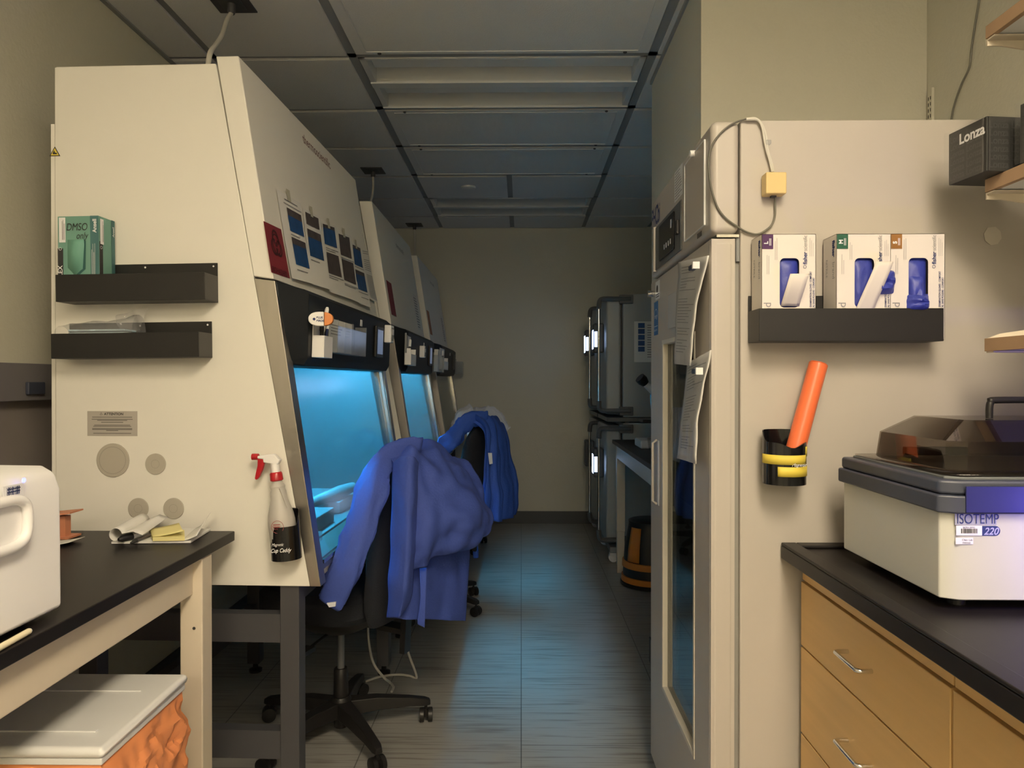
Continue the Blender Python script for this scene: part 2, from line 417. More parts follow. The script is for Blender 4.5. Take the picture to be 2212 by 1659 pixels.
tag(obj('ceiling_disc', MB().lathe((p.x,p.y,ZC-.030), [(.03,0),(.052,.006),(.058,.0175)], 24), 'white'), 'small round white cover disc on the ceiling tile', 'sensor')

# ================================================================== CABINETS
TH = -math.radians(1.87)
class Cab:
    def __init__(s, X, Y, th): s.o = V((X, Y, 0)); s.th = th; s.M = Matrix.Translation(s.o) @ Matrix.Rotation(th, 4, 'Z')
    def p(s, x, y, z): return s.M @ V((x, y, z))
    def d(s, x, y, z): return (s.M.to_3x3() @ V((x, y, z)))
CW = 1.30
Z0 = .78
def front_x(z):
    return 0+(-.137)*(z-.78)/(1.686-.78) if z < 1.686 else -.137-.105*(z-1.686)/(2.35-1.686)
CABS = []
cab_labels = ['large white safety cabinet nearest the camera, with trays on its side and blue light inside',
  'middle white safety cabinet in the row, glowing blue inside', 'farthest white safety cabinet in the row, unlit, beside the back wall']
def make_cabinet(k, X, Y, th, lit):
    c = Cab(X, Y, th); CABS.append(c)
    t = thing('safety_cabinet', cab_labels[k], 'safety cabinet', (X, Y, 0), th, 'biological safety cabinets')
    def P(m):   # local -> world
        m.v = [c.M @ v for v in m.v]; return m
    W = CW
    # side skins and back: near and far side panels, back, top, bottom
    side = [(-.805,Z0),(-.03,Z0),(-.198,1.697),(-.311,2.33),(-.805,2.33)]
    for y in (0, W-.03):
        obj('side_panel', P(MB().prism([(a,y,b) for a,b in side], (0,.03,0))), 'enamel', t, bevel=.002)
    m = MB().box(-.805,-.79,.03,W-.03,Z0,2.33).box(-.79,-.31,.03,W-.03,2.31,2.33).box(-.79,-.03,.03,W-.03,Z0,Z0+.03)
    obj('back_and_top_skin', P(m), 'enamel', t)
    obj('rear_flange', P(MB().box(-.817,-.8055,0,W,Z0+.01,2.16)), 'enamel', t)
    # upper front panel (white): thick board along the slope
    fp = [(-.198,1.699),(-.137,1.690),(-.242,2.353),(-.311,2.353)]
    obj('upper_front_panel', P(MB().prism([(a,-.001,b) for a,b in fp], (0,W+.002,0))), 'enamel', t, bevel=.004)
    obj('top_lip', P(MB().box(-.80,-.313,.001,.012,2.295,2.331)), 'enamel', t)
    # stainless side posts
    po = [(-.0295,Z0),(.003,Z0),(-.134,1.686),(-.197,1.694)]
    for y in (-.0005, W-.05):
        obj('steel_post', P(MB().prism([(a,y,b) for a,b in po], (0,.05,0))), 'steel', t, bevel=.002)
    # black inner channels beside the sash
    ch = [(-.035,.80),(-.010,.80),(-.150,1.60),(-.185,1.60)]
    for y in (.052, W-.075):
        obj('sash_channel', P(MB().prism([(a,y,b) for a,b in ch], (0,.022,0))), 'black', t)
    # chamber
    zi, zt, xb = .875, 1.60, -.70
    m = MB()
    m.quad((xb,.052,zi),(xb,W-.052,zi),(xb,W-.052,zt),(xb,.052,zt))
    m.quad((xb,.052,zi),(xb,.052,zt),(front_x(zt)-.02,.052,zt),(front_x(zi)-.03,.052,zi))
    m.quad((xb,W-.052,zi),(front_x(zi)-.03,W-.052,zi),(front_x(zt)-.02,W-.052,zt),(xb,W-.052,zt))
    m.quad((xb,.052,zt),(xb,W-.052,zt),(front_x(zt)-.02,W-.052,zt),(front_x(zt)-.02,.052,zt))
    obj('chamber_lining', P(m), 'insteel', t)
    obj('work_surface', P(MB().box(xb,-.075,.054,W-.054,zi-.02,zi+.003)), 'insteel', t, bevel=.003)
    obj('arm_rest', P(MB().prism([(-.035,.054,Z0+.031),(-.012,.054,Z0+.032),(-.02,.054,.845),(-.072,.054,.872),(-.072,.054,.85),(-.035,.054,.82)], (0,W-.108,0))), 'steel', t)
    # intake slots on the front grille (dark dashes)
    m = MB()
    for i in range(46): m.box(-.070,-.045,.08+i*.025,.092+i*.025,.8705,.8725)
    # sash glass
    g0 = (front_x(.835)-.012, .835); g1 = (front_x(1.50)-.016, 1.50)
    obj('sash_glass', P(MB().prism([(g0[0],.075,g0[1]),(g0[0]+.006,.075,g0[1]),(g1[0]+.006,.075,g1[1]),(g1[0],.075,g1[1])], (0,W-.15,0))), 'glass', t)
    obj('sash_edge', P(MB().bar((g0[0]+.003,.075,g0[1]),(g0[0]+.003,W-.075,g0[1]),.014,.012)), 'chrome', t)
    obj('sash_rail', P(MB().bar((g0[0]+.012,W-.082,g0[1]),(g1[0]+.012,W-.082,g1[1]),.012,.012)), 'chrome', t)
    # black control head
    hp = [(-.150,1.690),(-.078,1.672),(-.060,1.655),(-.066,1.46),(-.080,1.435),(-.125,1.430),(-.150,1.44)]
    m = MB(); y0 = .006; n = len(hp)
    ins = [(-.150,1.690),(-.133,1.684),(-.128,1.66),(-.118,1.475),(-.120,1.445),(-.130,1.432),(-.150,1.44)]
    rows = [[(a,y0,b) for a,b in ins]]+[[(a,y,b) for a,b in hp] for y in (y0+.085, W-y0-.05)]+[[(a,W-y0,b) for a,b in ins]]
    vs = [q for r in rows for q in r]
    fs = [(i*n+j, i*n+(j+1)%n, (i+1)*n+(j+1)%n, (i+1)*n+j) for i in range(3) for j in range(n)]+[tuple(range(n-1,-1,-1)), tuple(range(3*n,4*n))]
    m.add(vs, fs); obj('control_head', P(m), 'head', t, bevel=.004, angle=30)
    # uv tube in the chamber roof
    if lit:
        obj('uv_tube', P(MB().tube([(-.245,.12,1.572),(-.245,W-.12,1.572)], .013, 12)), 'uv', t)
    # levelling stand
    m = None
    zs = Z0-.002
    for (x, y) in ((-.125,.012),(-.745,.012),(-.125,W-.07),(-.745,W-.07)):
        obj('stand_leg', P(MB().box(x,x+.058,y,y+.058,.045,zs)), 'grey', t, bevel=.003)
        obj('foot', P(MB().lathe((x+.029,y+.029,0), [(.03,0),(.03,.012),(.012,.02),(.012,.045)], 14)), 'black', t)
    for y in (.018, W-.064):
        for z in (.605, .255): obj('side_rail', P(MB().box(-.687,-.125,y,y+.04,z,z+.085)), 'grey', t)
    for x in (-.737,):
        for z in (.60, .25): obj('cross_rail', P(MB().box(x,x+.04,.07,W-.07,z,z+.08)), 'grey', t)
    obj('cross_rail', P(MB().box(-.115,-.078,.07,W-.07,zs-.06,zs)), 'grey', t)
    return t, c
c1t, C1 = make_cabinet(0, -.596, 2.09, TH, True)
c2t, C2 = make_cabinet(1, -.559, 3.80, 0, True)
c3t, C3 = make_cabinet(2, -.559, 5.45, 0, False)
def side_plane(c): return Plane(c.p(0,0,0), c.d(1,0,0), (0,0,1))
def up_plane(c):
    a = c.p(-.137,0,1.690); b = c.p(-.242,0,2.353); return Plane(a, c.d(0,1,0), b-a)
def head_plane(c):
    a = c.p(-.066,0,1.46); b = c.p(-.060,0,1.655); return Plane(a, c.d(0,1,0), b-a)
CS, UP1, HP1 = side_plane(C1), up_plane(C1), head_plane(C1)
UP2, HP2, UP3, HP3 = up_plane(C2), head_plane(C2), up_plane(C3), head_plane(C3)

# ---- fittings of the first cabinet's near side
for (px, py, r, nm) in ((245,994,37,'port_cap'),(337,1002,23,'port_cap'),(300,1098,23,'port_cap'),(376,1098,23,'port_cap')):
    u, v = CS.uv(px, py); R = r/732
    m = MB().disc(CS, u, v, R, .0002, .004, 36)
    o = obj(nm, m, mat('port_cap_grey', (.42,.39,.33), .5), c1t, bevel=.0015)
    m = MB().ring(CS, u, v, R*.78, R*.81, .0045) if r > 30 else MB().ring(CS, u, v, R*.38, R*.41, .0045)
    obj('cap_groove', m, mat('port_groove', (.30,.28,.24), .6), o)
u0, v1 = CS.uv(189, 888); u1, v0 = CS.uv(297, 942)
lb = obj('attention_label', MB().pbox(CS, u0, u1, v0, v1, .0002, .001), mat('label_grey', (.42,.39,.35), .5), c1t)
W_, H_ = u1-u0, v1-v0
text('ATTENTION', .0105, CS, u0+W_*.34, v1-H_*.16, lb, off=.0014, bold=.0003)
m = MB().ring(CS, u0+W_*.28, v1-H_*.12, .0035, .005, .0014, PI/2, PI/2+2*PI, 3)
for k, f in enumerate((.24,.33,.37,.45,.56,.61,.70,.74,.78,.89)):
    h = (.40,.41,.30,.22,.36,.38,.40,.40,.12,.38)[k]
    m.prect(CS, u0+W_*(.5-h), u0+W_*(.5+h), v1-H_*f-.0007, v1-H_*f+.0007, .0014)
obj('small_print', m, 'ink', lb)
u, v = CS.uv(119, 328); s_ = .017
m = MB().add([CS.pt(u-s_,v-s_*.8,.001), CS.pt(u+s_,v-s_*.8,.001), CS.pt(u,v+s_*.95,.001)], [(0,1,2)])
m.mat(1).add([CS.pt(u-s_*.75,v-s_*.65,.0014), CS.pt(u+s_*.75,v-s_*.65,.0014), CS.pt(u,v+s_*.66,.0014)], [(0,1,2)])
m.mat(0).prect(CS, u-s_*.35, u+s_*.4, v-s_*.45, v-s_*.2, .0018); m.add([CS.pt(u-s_*.35,v-s_*.2,.0018), CS.pt(u+s_*.1,v-s_*.2,.0018), CS.pt(u-s_*.1,v+s_*.25,.0018)], [(0,1,2)])
obj('warning_sticker', m, ['ink','yellow'], c1t)
# maker's lettering high on the sloping panels, slanting text on the fascia
u, v = UP1.uv(652, 290)
text('thermoscientific', .052, UP1, u, v-.03, c1t, m=mat('faded_red_ink', (.22,.12,.12), .7), bold=.0004)
for UPx, ct in ((UP2, c2t), (UP3, c3t)): text('thermoscientific', .045, UPx, .62, .54, ct, m='lightink')
for HPx, ct in ((HP1, c1t), (HP2, c2t), (HP3, c3t)):
    text('1500 Series A2', .026, HPx, .125, .040, ct, m='lightink', sx=.9)
    text('Biological Safety Cabinet', .0135, HPx, .125, .020, ct, m='lightink', sx=.85)
    d = obj('control_display', MB().pbox(HPx, .93, 1.06, .03, .165, .0, .012), 'black', ct, bevel=.004)
    obj('screen', MB().prect(HPx, .945, 1.045, .045, .15, .0128), 'dimscreen' if HPx is not HP3 else 'black', d)
    obj('usb_socket', MB().pbox(HPx, .70, .725, .145, .170, 0, .002), 'label', ct)

# ================================================================== trays, boxes
def tray(P, u0, u1, v0, hf, hb, depth, label, tilt=0):
    """wall tray: back plate, front face, floor with holes, end plates; P plane, u0..u1 at plane, v0 bottom"""
    base = P.pt((u0+u1)/2, v0, depth/2)
    t = thing('storage_tray', label, 'tray', base)
    c_, s_ = math.cos(tilt), math.sin(tilt)
    Q = Plane(P.pt(u0, v0, .0015), P.u*c_+P.v*s_, P.v*c_-P.u*s_); L = u1-u0
    obj('back_plate', MB().pbox(Q, 0, L, 0, hb, 0, .003), 'black', t, bevel=.001)
    obj('front_plate', MB().pbox(Q, 0, L, 0, hf, depth-.003, depth), 'black', t, bevel=.001)
    obj('floor_plate', MB().pbox(Q, .0, L, 0, .003, .003, depth-.003), 'black', t)
    e = mat('dark_grey_end', (.045,.042,.040), .5)
    for a in (0, L-.003): obj('end_plate', MB().pbox(Q, a, a+.003, .003, hf, .003, depth-.003), e, t)
    for a in (L*.5, L-.012): obj('rivet', MB().disc(Q, a, hb-.010, .0028, .003, .0036, 12), 'label', t)
    return t, Q
# left trays on cabinet side
def tray_from_px(P, pxl, pxr_front, pyb_front, hf, hb, depth, label, tilt):
    u0, v0 = P.uv(pxl, pyb_front, depth); u1, _ = P.uv(pxr_front, pyb_front, depth)
    return tray(P, u0, u1, v0, hf, hb, depth, label, tilt)
t1, TQ1 = tray_from_px(CS, 121, 443, 652, .078, .118, .084, 'upper black wall tray holding the teal glove box on the cabinet side', math.radians(.55))
t2, TQ2 = tray_from_px(CS, 111, 430, 775, .072, .108, .084, 'lower black wall tray holding the bag of masks on the cabinet side', math.radians(.65))
FS = Plane((.4455, 1.67, 0), (1,0,0), (0,0,1))
FF = Plane((.4455, 1.67, 0), (0,-1,0), (0,0,1))
t3, TQ3 = tray_from_px(FS, 1640, 2038, 737, .073, .110, .080, 'long black wall tray of white glove boxes on the fridge side', 0)
# teal glove box
def glove_lump(P, u, v, w, h, n0, n1, seed, R=14, C=12):
    g = []
    for i in range(R):
        row = []
        for j in range(C):
            a = (j/(C-1)-.5)*2; b = (i/(R-1)-.5)*2
            d = max(0, (1-abs(a)**3))*max(0, (1-abs(b)**4))
            q = noise.noise(V((a*1.6+seed, b*2.4, seed)))*.35+noise.noise(V((a*4+seed, b*5, seed)))*.15
            row.append(P.pt(u+a*w/2*(1+.06*q), v+b*h/2*(1+.05*q), n0+(n1-n0)*d*(1+q)))
        g.append(row)
    return MB().grid(g)
def rrect(P, u0, u1, v0, v1, n, r, k=5):
    pts = []
    for cx, cy, a in ((u1-r,v1-r,0),(u0+r,v1-r,PI/2),(u0+r,v0+r,PI),(u1-r,v0+r,1.5*PI)):
        for i in range(k+1): t = a+PI/2*i/k; pts.append(P.pt(cx+r*math.cos(t), cy+r*math.sin(t), n))
    return pts
tb = thing('glove_box', 'teal glove box marked DMSO only, standing in the upper black tray', 'glove box', TQ1.pt(.07,.004,.04))
Q = Plane(TQ1.pt(.006, .0032, 0), TQ1.u, TQ1.v)
bw, bh, n0, n1 = .122, .243, .006, .080
obj('carton', MB().pbox(Q, 0, bw, 0, bh, n0, n1), 'teal', tb, bevel=.001)
BQ = Plane(Q.pt(0,0,n1), Q.u, Q.v); RQ = Plane(Q.pt(bw,0,n1), -Q.n, Q.v)
k_ = .0012
m = MB().prect(BQ, .0, .016, 0, bh*.62, k_).prect(RQ, .0, .016, 0, bh*.70, k_); obj('black_band', m, 'ink', tb)
m = MB().prect(BQ, .097, bw, 0, bh, k_).prect(RQ, .058, .074, 0, bh, k_); obj('printed_band', m, 'tealdark', tb)
m = MB().prect(BQ, .005, .024, bh*.69, bh*.985, .0016).prect(RQ, .004, .020, bh*.67, bh*.97, .0016)
lab = obj('size_label', m, 'label', tb)
m = MB().lines(BQ, .013, .022, bh*.72, bh*.97, 3, .002, vert=True).lines(RQ, .013, .019, bh*.70, bh*.95, 2, .002, vert=True); obj('label_print', m, 'ink', lab)
text('Ansell', .016, BQ, .1155, bh*.80, tb, m='label', rot=PI/2, off=.0018, bold=.0004)
text('Ansell', .012, RQ, .070, bh*.80, tb, m='label', rot=PI/2, off=.0018)
text('LEX', .019, BQ, .0135, .069, tb, m='label', rot=PI/2, off=.0018, bold=.0003)
text('DMSO', .030, BQ, .026, bh*.83, tb, m='ink', shear=.15, off=.0018, sx=.75)
text('only', .027, BQ, .055, bh*.73, tb, m='ink', shear=.25, off=.0018, sx=.75)
m = MB().lines(BQ, .100, .112, bh*.05, bh*.68, 4, .0018, vert=True, th=.25); obj('small_print', m, 'label', tb)
m = MB().ring(BQ, .008, bh*.615, .0035, .0045, .0018).ring(RQ, .008, bh*.63, .0035, .0045, .0018); obj('round_mark', m, 'label', tb)
tp = [(.030,.07),(.062,.035)] 
poly = [BQ.pt(a,b,.0016) for a,b in ((.030,.095),(.052,.072),(.074,.092),(.079,.20-.04),(.078,.175),(.03,.175))]
m = MB().add(poly, [(0,1,2,3,4,5)]); obj('tear_flap', m, mat('teal_light_card', (.15,.36,.28), .6), tb, solid=.0008)
m = MB().add([BQ.pt(a,b,.0014) for a,b in ((.040,.072),(.055,.066),(.082,.09),(.084,.17),(.078,.18),(.074,.09))], [(0,1,2,3,4,5)]); obj('opening', m, mat('dark_teal', (.03,.11,.10), .8), tb)
# bag of masks
bg = thing('mask_pack', 'clear plastic bag of pale blue face masks in the lower black tray', 'mask pack', TQ2.pt(.12,.004,.04))
m = MB()
for k in range(9):
    a = .012+.006*(k%2); m.pbox(TQ2, a+.004*k, a+.175+.003*k, .010+.0085*k, .016+.0085*k, .010, .074)
obj('mask', m, mat('mask_blue', (.38,.50,.58), .8, scale=40, var=.12), bg, bevel=.002)
g = []
for i in range(13):
    row = []; s_ = i/12
    for j in range(22):
        t_ = j/21; u = .002+.235*t_
        top = .098+.012*math.sin(t_*3)+.028*max(0,(t_-.6)/.4)**1.5
        ang = PI*s_
        n = .042-.038*math.cos(ang)
        v = .006+(top-.006)*math.sin(ang)**.45*(1+.05*noise.noise(V((t_*8,s_*5,2))))
        row.append(TQ2.pt(u, v, n)+TQ2.n*.004*noise.noise(V((t_*9,s_*6,7))))
    g.append(row)
obj('plastic_bag', MB().grid(g), 'film', bg)
g = []
for i in range(8):
    row = []
    for j in range(8):
        a = j/7; b = i/7
        row.append(TQ2.pt(.175+.065*a+.03*b*(a-.4), .085+.075*b*(0.6+.4*a)-.01*a, .03+.03*math.sin(a*7+b*3)*.5+.01*noise.noise(V((a*5,b*5,9)))))
    g.append(row)
obj('bag_tail', MB().grid(g), 'film', bg, sub=1)
# white glove boxes on the fridge
def glove_box(u0, letter, colm, label, seed, kind, word):
    t = thing('glove_box', label, 'glove box', TQ3.pt(u0+.06,.004,.04))
    Q = Plane(TQ3.pt(u0, .0032, 0), TQ3.u, TQ3.v); w, h, n0, n1 = .1205, .236, .007, .0755
    # carton with an opening cut in its face
    a0,a1,b0,b1 = .0405,.0835,.072,.182
    m = MB().pbox(Q,0,.001,0,h,n0,n1).pbox(Q,w-.001,w,0,h,n0,n1).pbox(Q,0,w,0,.001,n0,n1).pbox(Q,0,w,h-.001,h,n0,n1).pbox(Q,0,w,0,h,n0,n0+.001)
    inner = rrect(Q, a0, a1, b0, b1, n1, .010)
    outer = []
    for k, p in enumerate(inner):
        d = p-Q.pt((a0+a1)/2,(b0+b1)/2,n1); x = d.dot(Q.u); y = d.dot(Q.v)
        cu_, cv_ = (a0+a1)/2, (b0+b1)/2
        seg = k//6
        outer.append(Q.pt((w,0,0,w)[seg], (h,h,0,0)[seg], n1))
    N = len(inner); corner = [Q.pt(w,h,n1), Q.pt(0,h,n1), Q.pt(0,0,n1), Q.pt(w,0,n1)]
    vs = inner+corner; fs = []
    for k in range(N):
        s0 = k//6; nk = (k+1)%N; s1 = nk//6
        if s0 == s1: fs.append((N+s0, nk, k))
        else: fs.append((N+s0, N+s1, nk, k))
    m.add(vs, fs)
    obj('carton', m, 'card', t)
    FQ = Plane(Q.pt(0,0,n1), Q.u, Q.v); SQ = Plane(Q.pt(0,0,n0), Q.n, Q.v)
    obj('size_patch', MB().prect(FQ, .001, .0255, h-.0335, h-.001, .0008), colm, t)
    text(letter, .012, FQ, .0135, h-.0225, t, m='label', rot=PI/2, off=.0014, bold=.0005)
    m = MB()
    for k in (.0165,.0195): m.prect(FQ, k, k+.0012, h-.026, h-.010, .0014)
    obj('size_print', m, 'label', t)
    text('fisher', .0165, SQ, .050, h-.012, t, m='blueink', rot=-PI/2, off=.0008, bold=.0009)
    text('brand', .0165, SQ, .050, h-.060, t, m='lightink', rot=-PI/2, off=.0008)
    text('NITRILE', .012, SQ, .016, h-.05, t, m='lightink', rot=-PI/2, off=.0008)
    text('fisher', .0125, FQ, .1005, h-.068, t, m='blueink', rot=PI/2, off=.0008, bold=.0003)
    text('scientific', .0125, FQ, .1005, h-.038, t, m='lightink', rot=PI/2, off=.0008, sx=.8)
    m = MB().ring(FQ, .096, h-.0735, .0028, .0036, .0008); obj('logo_ring', m, 'blueink', t)
    text('POWDER-FREE MEDICAL EXAMINATION GLOVES - COMFORT', .0062, FQ, .111, .018, t, m='blueink', rot=PI/2, off=.0008, sx=.78, bold=.0001)
    text("GANTS D'EXAMEN MEDICAL SANS POUDRE - CONFORT", .0062, FQ, .1175, .016, t, m='blueink', rot=PI/2, off=.0008, sx=.78, bold=.0001)
    text('purple', .024, FQ, .010, .084, t, m='lightink', rot=-PI/2, off=.0008)
    m = MB().lines(FQ, .028, .036, h-.058, h-.008, 2, .0008, vert=True, th=.2).lines(FQ, .105, .116, h-.05, h-.008, 3, .0008, vert=True, th=.15).lines(FQ, .010, .018, h-.09, h-.045, 2, .0008, vert=True, th=.2)
    obj('small_print', m, 'lightink', t)
    obj('glove', glove_lump(Q, (a0+a1)/2, (b0+b1)/2, a1-a0+.004, b1-b0+.006, n1-.012, n1-.001, seed), 'glove', t)
    if kind == 'L':
        g = []
        for i in range(12):
            b = i/11
            row = []
            for j in range(5):
                a = j/4; row.append(FQ.pt(a0+.002+(a1-a0-.002)*a+.012*b*b, b0+.003+.070*min(1,b*1.1)-.012*max(0,b-.75)*4*.3, .0006+.030*math.sin(b*PI*.62)))
            g.append(row)
        obj('card_flap', MB().grid(g), 'card', t, solid=.0008)
    if kind == 'M':
        g = []
        for i in range(12):
            b = i/11; row = []
            for j in range(5):
                a = j/4; row.append(FQ.pt(a0+.001+(a1-a0-.003)*a*(1-.05*b)+.034*b**1.3, b0-.010+.108*b, .0006+.026*math.sin(b*PI*.55)))
            g.append(row)
        obj('card_flap', MB().grid(g), 'card', t, solid=.0008)
        obj('glove_hanging_out', glove_lump(Q, .104, .128, .055, .058, n1-.006, n1+.022, 5.3), 'glove', t)
    if kind == 'S':
        obj('glove_hanging_out', glove_lump(Q, .061, .083, .054, .038, n1-.004, n1+.016, 2.2), 'glove', t)
        obj('glove_fold', glove_lump(Q, .060, .105, .036, .080, n1-.006, n1+.008, 8.4), 'glove', t)
    return t
glove_box(.006, 'L', 'purple', 'white glove box with purple L patch at the left end of the fridge tray', 1.1, 'L', 'LARGE')
glove_box(.172, 'M', 'green', 'white glove box with green M patch in the middle of the fridge tray', 3.1, 'M', 'MEDIUM')
glove_box(.2915, 'S', 'brown', 'white glove box with ochre S patch at the right end of the fridge tray', 6.1, 'S', 'SMALL')
# ================================================================== cabinet front: sheets, poster, fittings
def quad_on(P, pts, name, mats, parent, th=.0006, off=.0005):
    q = [P.px(x, y, off) for x, y in pts]
    return obj(name, MB().prism([a for a in q], P.n*th), mats, parent)
def bilerp(c, a, b): return (c[0]*(1-a)+c[1]*a)*(1-b)+(c[3]*(1-a)+c[2]*a)*b   # c: bl, br, tr, tl
def sheet(P, pts, imgs, label, off=.001, name='instruction_sheet', lines=(), tape=None, group='instruction sheets taped to the nearest cabinet', m0='paper'):
    """paper given by 4 corners bl, br, tr, tl; imgs = (a0,a1,b0,b1,mat) inside it; slight curl away from the panel"""
    c = [P.px(x, y, off) for x, y in pts]
    m = MB(); R = 7
    g = [[bilerp(c, j/4, i/(R-1))+P.n*(.010*(1-i/(R-1))**2*(.5+.5*(j/4))+.002) for j in range(5)] for i in range(R)]
    m.grid(g)
    def pt(a, b): return bilerp(c, a, b)+P.n*(.010*(1-b)**2*(.5+.5*a)+.0036)
    ml = [m0]
    for a0,a1,b0,b1,mm in imgs:
        if mm == 'photo':      # dark upper part of the printed photograph
            if 'photo2' not in ml: ml.append('photo2')
            bs = b1-(b1-b0)*random.uniform(.15,.42)
            m.mat(ml.index('photo2')); m.grid([[pt(a0+(a1-a0)*j/3, bs+(b1-bs)*i/3) for j in range(4)] for i in range(4)]); b1 = bs
        if mm not in ml: ml.append(mm)
        m.mat(ml.index(mm)); m.grid([[pt(a0+(a1-a0)*j/3, b0+(b1-b0)*i/3) for j in range(4)] for i in range(4)])
    for a0,a1,b in lines:
        if 'lightink' not in ml: ml.append('lightink')
        m.mat(ml.index('lightink')); m.quad(pt(a0,b-.006), pt(a1,b-.006), pt(a1,b+.006), pt(a0,b+.006))
    o = obj(name, m, ml); tag(o, label, 'paper sheet', group)
    if tape:
        obj('tape', MB().prism([pt(tape-.07,.93)+P.n*.001, pt(tape+.07,.93)+P.n*.001, pt(tape+.07,1.0)+P.v*.02+P.n*.001, pt(tape-.07,1.0)+P.v*.02+P.n*.001], P.n*.0005), mat('tape', (.45,.43,.34), .5), o)
    return o
z3 = lambda x, y: (500+x/3.771, 380+y/3.771)
S = [
 ([(475,835),(640,885),(560,225),(360,105)], [(.30,.92,.57,.84,'photo'),(.30,.93,.18,.50,'photo')], [(.25,.8,.93),(.2,.95,.88),(.3,.7,.53),(.3,.8,.12)], 'leftmost instruction sheet with two blue photographs, beside the biohazard poster'),
 ([(640,885),(780,930),(718,335),(575,260)], [(.10,.85,.80,.96,'photo2'),(.10,.88,.38,.74,'photo')], [(.1,.6,.33)], 'second instruction sheet, a dark photograph above a tall blue one'),
 ([(780,945),(922,998),(845,410),(727,370)], [(.06,.86,.68,.97,'photo'),(.10,.86,.27,.57,'photo2')], [(.1,.9,.63),(.1,.7,.60),(.1,.95,.24),(.1,.6,.21)], 'third instruction sheet, blue photograph above a grey-brown one'),
 ([(905,985),(1030,1040),(972,490),(850,445)], [(.10,.82,.64,.96,'photo2'),(.12,.88,.26,.58,'photo2')], [(.1,.95,.6),(.1,.95,.21),(.1,.8,.19)], 'fourth instruction sheet with two brown photographs'),
 ([(1020,1040),(1115,1075),(1050,580),(970,540)], [(.10,.88,.64,.97,'photo'),(.08,.92,.24,.56,'photo')], [(.1,.95,.61),(.1,.95,.20),(.3,.9,.12)], 'fifth instruction sheet with two small blue photographs'),
]
for k, (pts, im, ln, lab) in enumerate(S):
    sheet(UP1, [z3(*p) for p in pts], im, lab, off=.001+.0008*k, lines=ln, tape=.45)
pts = [z3(*p) for p in [(1110,1000),(1172,1040),(1108,610),(1055,600)]]
sheet(UP1, pts, [], 'narrow printed notice without photographs at the right end of the row of sheets', off=.0005, lines=[(.1,.9,b) for b in (.97,.93,.80,.76,.72,.68,.64,.60)]+[(.15,.95,.5-.03*i) for i in range(16)])
# biohazard poster
pts = [z3(*p) for p in [(325,785),(475,835),(402,435),(260,368)]]
c_ = [UP1.px(*p, .001) for p in pts]
po = obj('biohazard_sign', MB().prism(c_, UP1.n*.0008), 'maroon'); tag(po, 'dark red sign with biohazard symbol, left of the instruction sheets', 'sign')
cc = (c_[0]+c_[1]+c_[2]+c_[3])/4; BP = Plane(cc, UP1.u, UP1.v)
m = MB()
for a in (PI/2, PI/2+2*PI/3, PI/2+4*PI/3):
    m.ring(BP, .020*math.cos(a), .018+.020*math.sin(a), .019, .026, .0022, a-2.55, a+2.55, 26)
m.ring(BP, 0, .018, .028, .033, .0022, 0, 2*PI, 30); m.disc(BP, 0, .018, .007, .0018, .0024)
obj('symbol', m, 'maroonink', po)
text('BIOHAZARD', .024, BP, -.066, -.075, po, m='maroonink', off=.0020, sx=.9)
for UPx, m0, lab, (a, b) in ((UP2, 'maroon', 'dark sign low on the middle cabinet front panel', (.05,.20)), (UP3, 'orange', 'orange-brown sign low on the farthest cabinet front panel', (.04,.18))):
    o = obj('sign', MB().pbox(UPx, a, b, .06, .25, .0006, .0014), 'maroon' if m0 == 'maroon' else mat('orange_brown', (.38,.14,.06), .6)); tag(o, lab, 'sign')
for UPx, lab in ((UP2, 'white printed notice at the far end of the middle cabinet panel'), (UP3, 'white printed notice at the far end of the farthest cabinet panel')):
    m = MB().pbox(UPx, 1.02, 1.20, .05, .30, .0006, .0014); m.mat(1).lines(UPx, 1.04, 1.19, .06, .28, 12, .0018)
    o = obj('notice', m, ['paper','lightink']); tag(o, lab, 'paper sheet')
# fascia fittings of cabinet 1
H = HP1
def hb(px, py, off=0): return H.uv(px, py, off)
u0, v0 = hb(686, 772, .02); u1, v1 = hb(706, 728, .02)
pc = thing('pen_holder', 'white pen holder with pens stuck to the nearest black fascia', 'pen holder', H.pt(u0,v0,.02))
v1b = hb(690, 700, 0)[1]
m = MB().pbox(H, u0, u1, v0, v1b, .001, .004).pbox(H, u0, u1, v0, v1, .037, .040).pbox(H, u0, u0+.003, v0, v1, .004, .037).pbox(H, u1-.003, u1, v0, v1, .004, .037).pbox(H, u0, u1, v0, v0+.003, .004, .037)
obj('holder', m, 'whiteplastic', pc, bevel=.001)
def pen(P, a, b, r, mats, label, name='pen', cat='pen', capfrac=.3):
    t = thing(name, label, cat, a); a = V(a); b = V(b); c = a.lerp(b, 1-capfrac)
    obj('barrel', MB().tube([a, c], r, 12), mats[0], t)
    obj('cap', MB().tube([c, c.lerp(b,.85), b], [r*1.12, r*1.12, r*.7], 12), mats[1], t)
    return t
pen(H, H.pt(u0+.018,v0+.006,.016), H.pt(u0+.085,v0+.165,.020), .006, ('whiteplastic','whiteplastic'), 'white pen leaning right in the white holder on the nearest fascia')
pen(H, H.pt(u0+.012,v0+.006,.028), H.pt(u0+.040,v0+.120,.018), .0065, ('black','grey'), 'dark marker standing in the white holder on the nearest fascia')
pen(H, H.pt(u0+.024,v0+.006,.028), H.pt(u0+.078,v0+.130,.030), .004, ('blueink','label'), 'thin blue pen in the white holder on the nearest fascia')
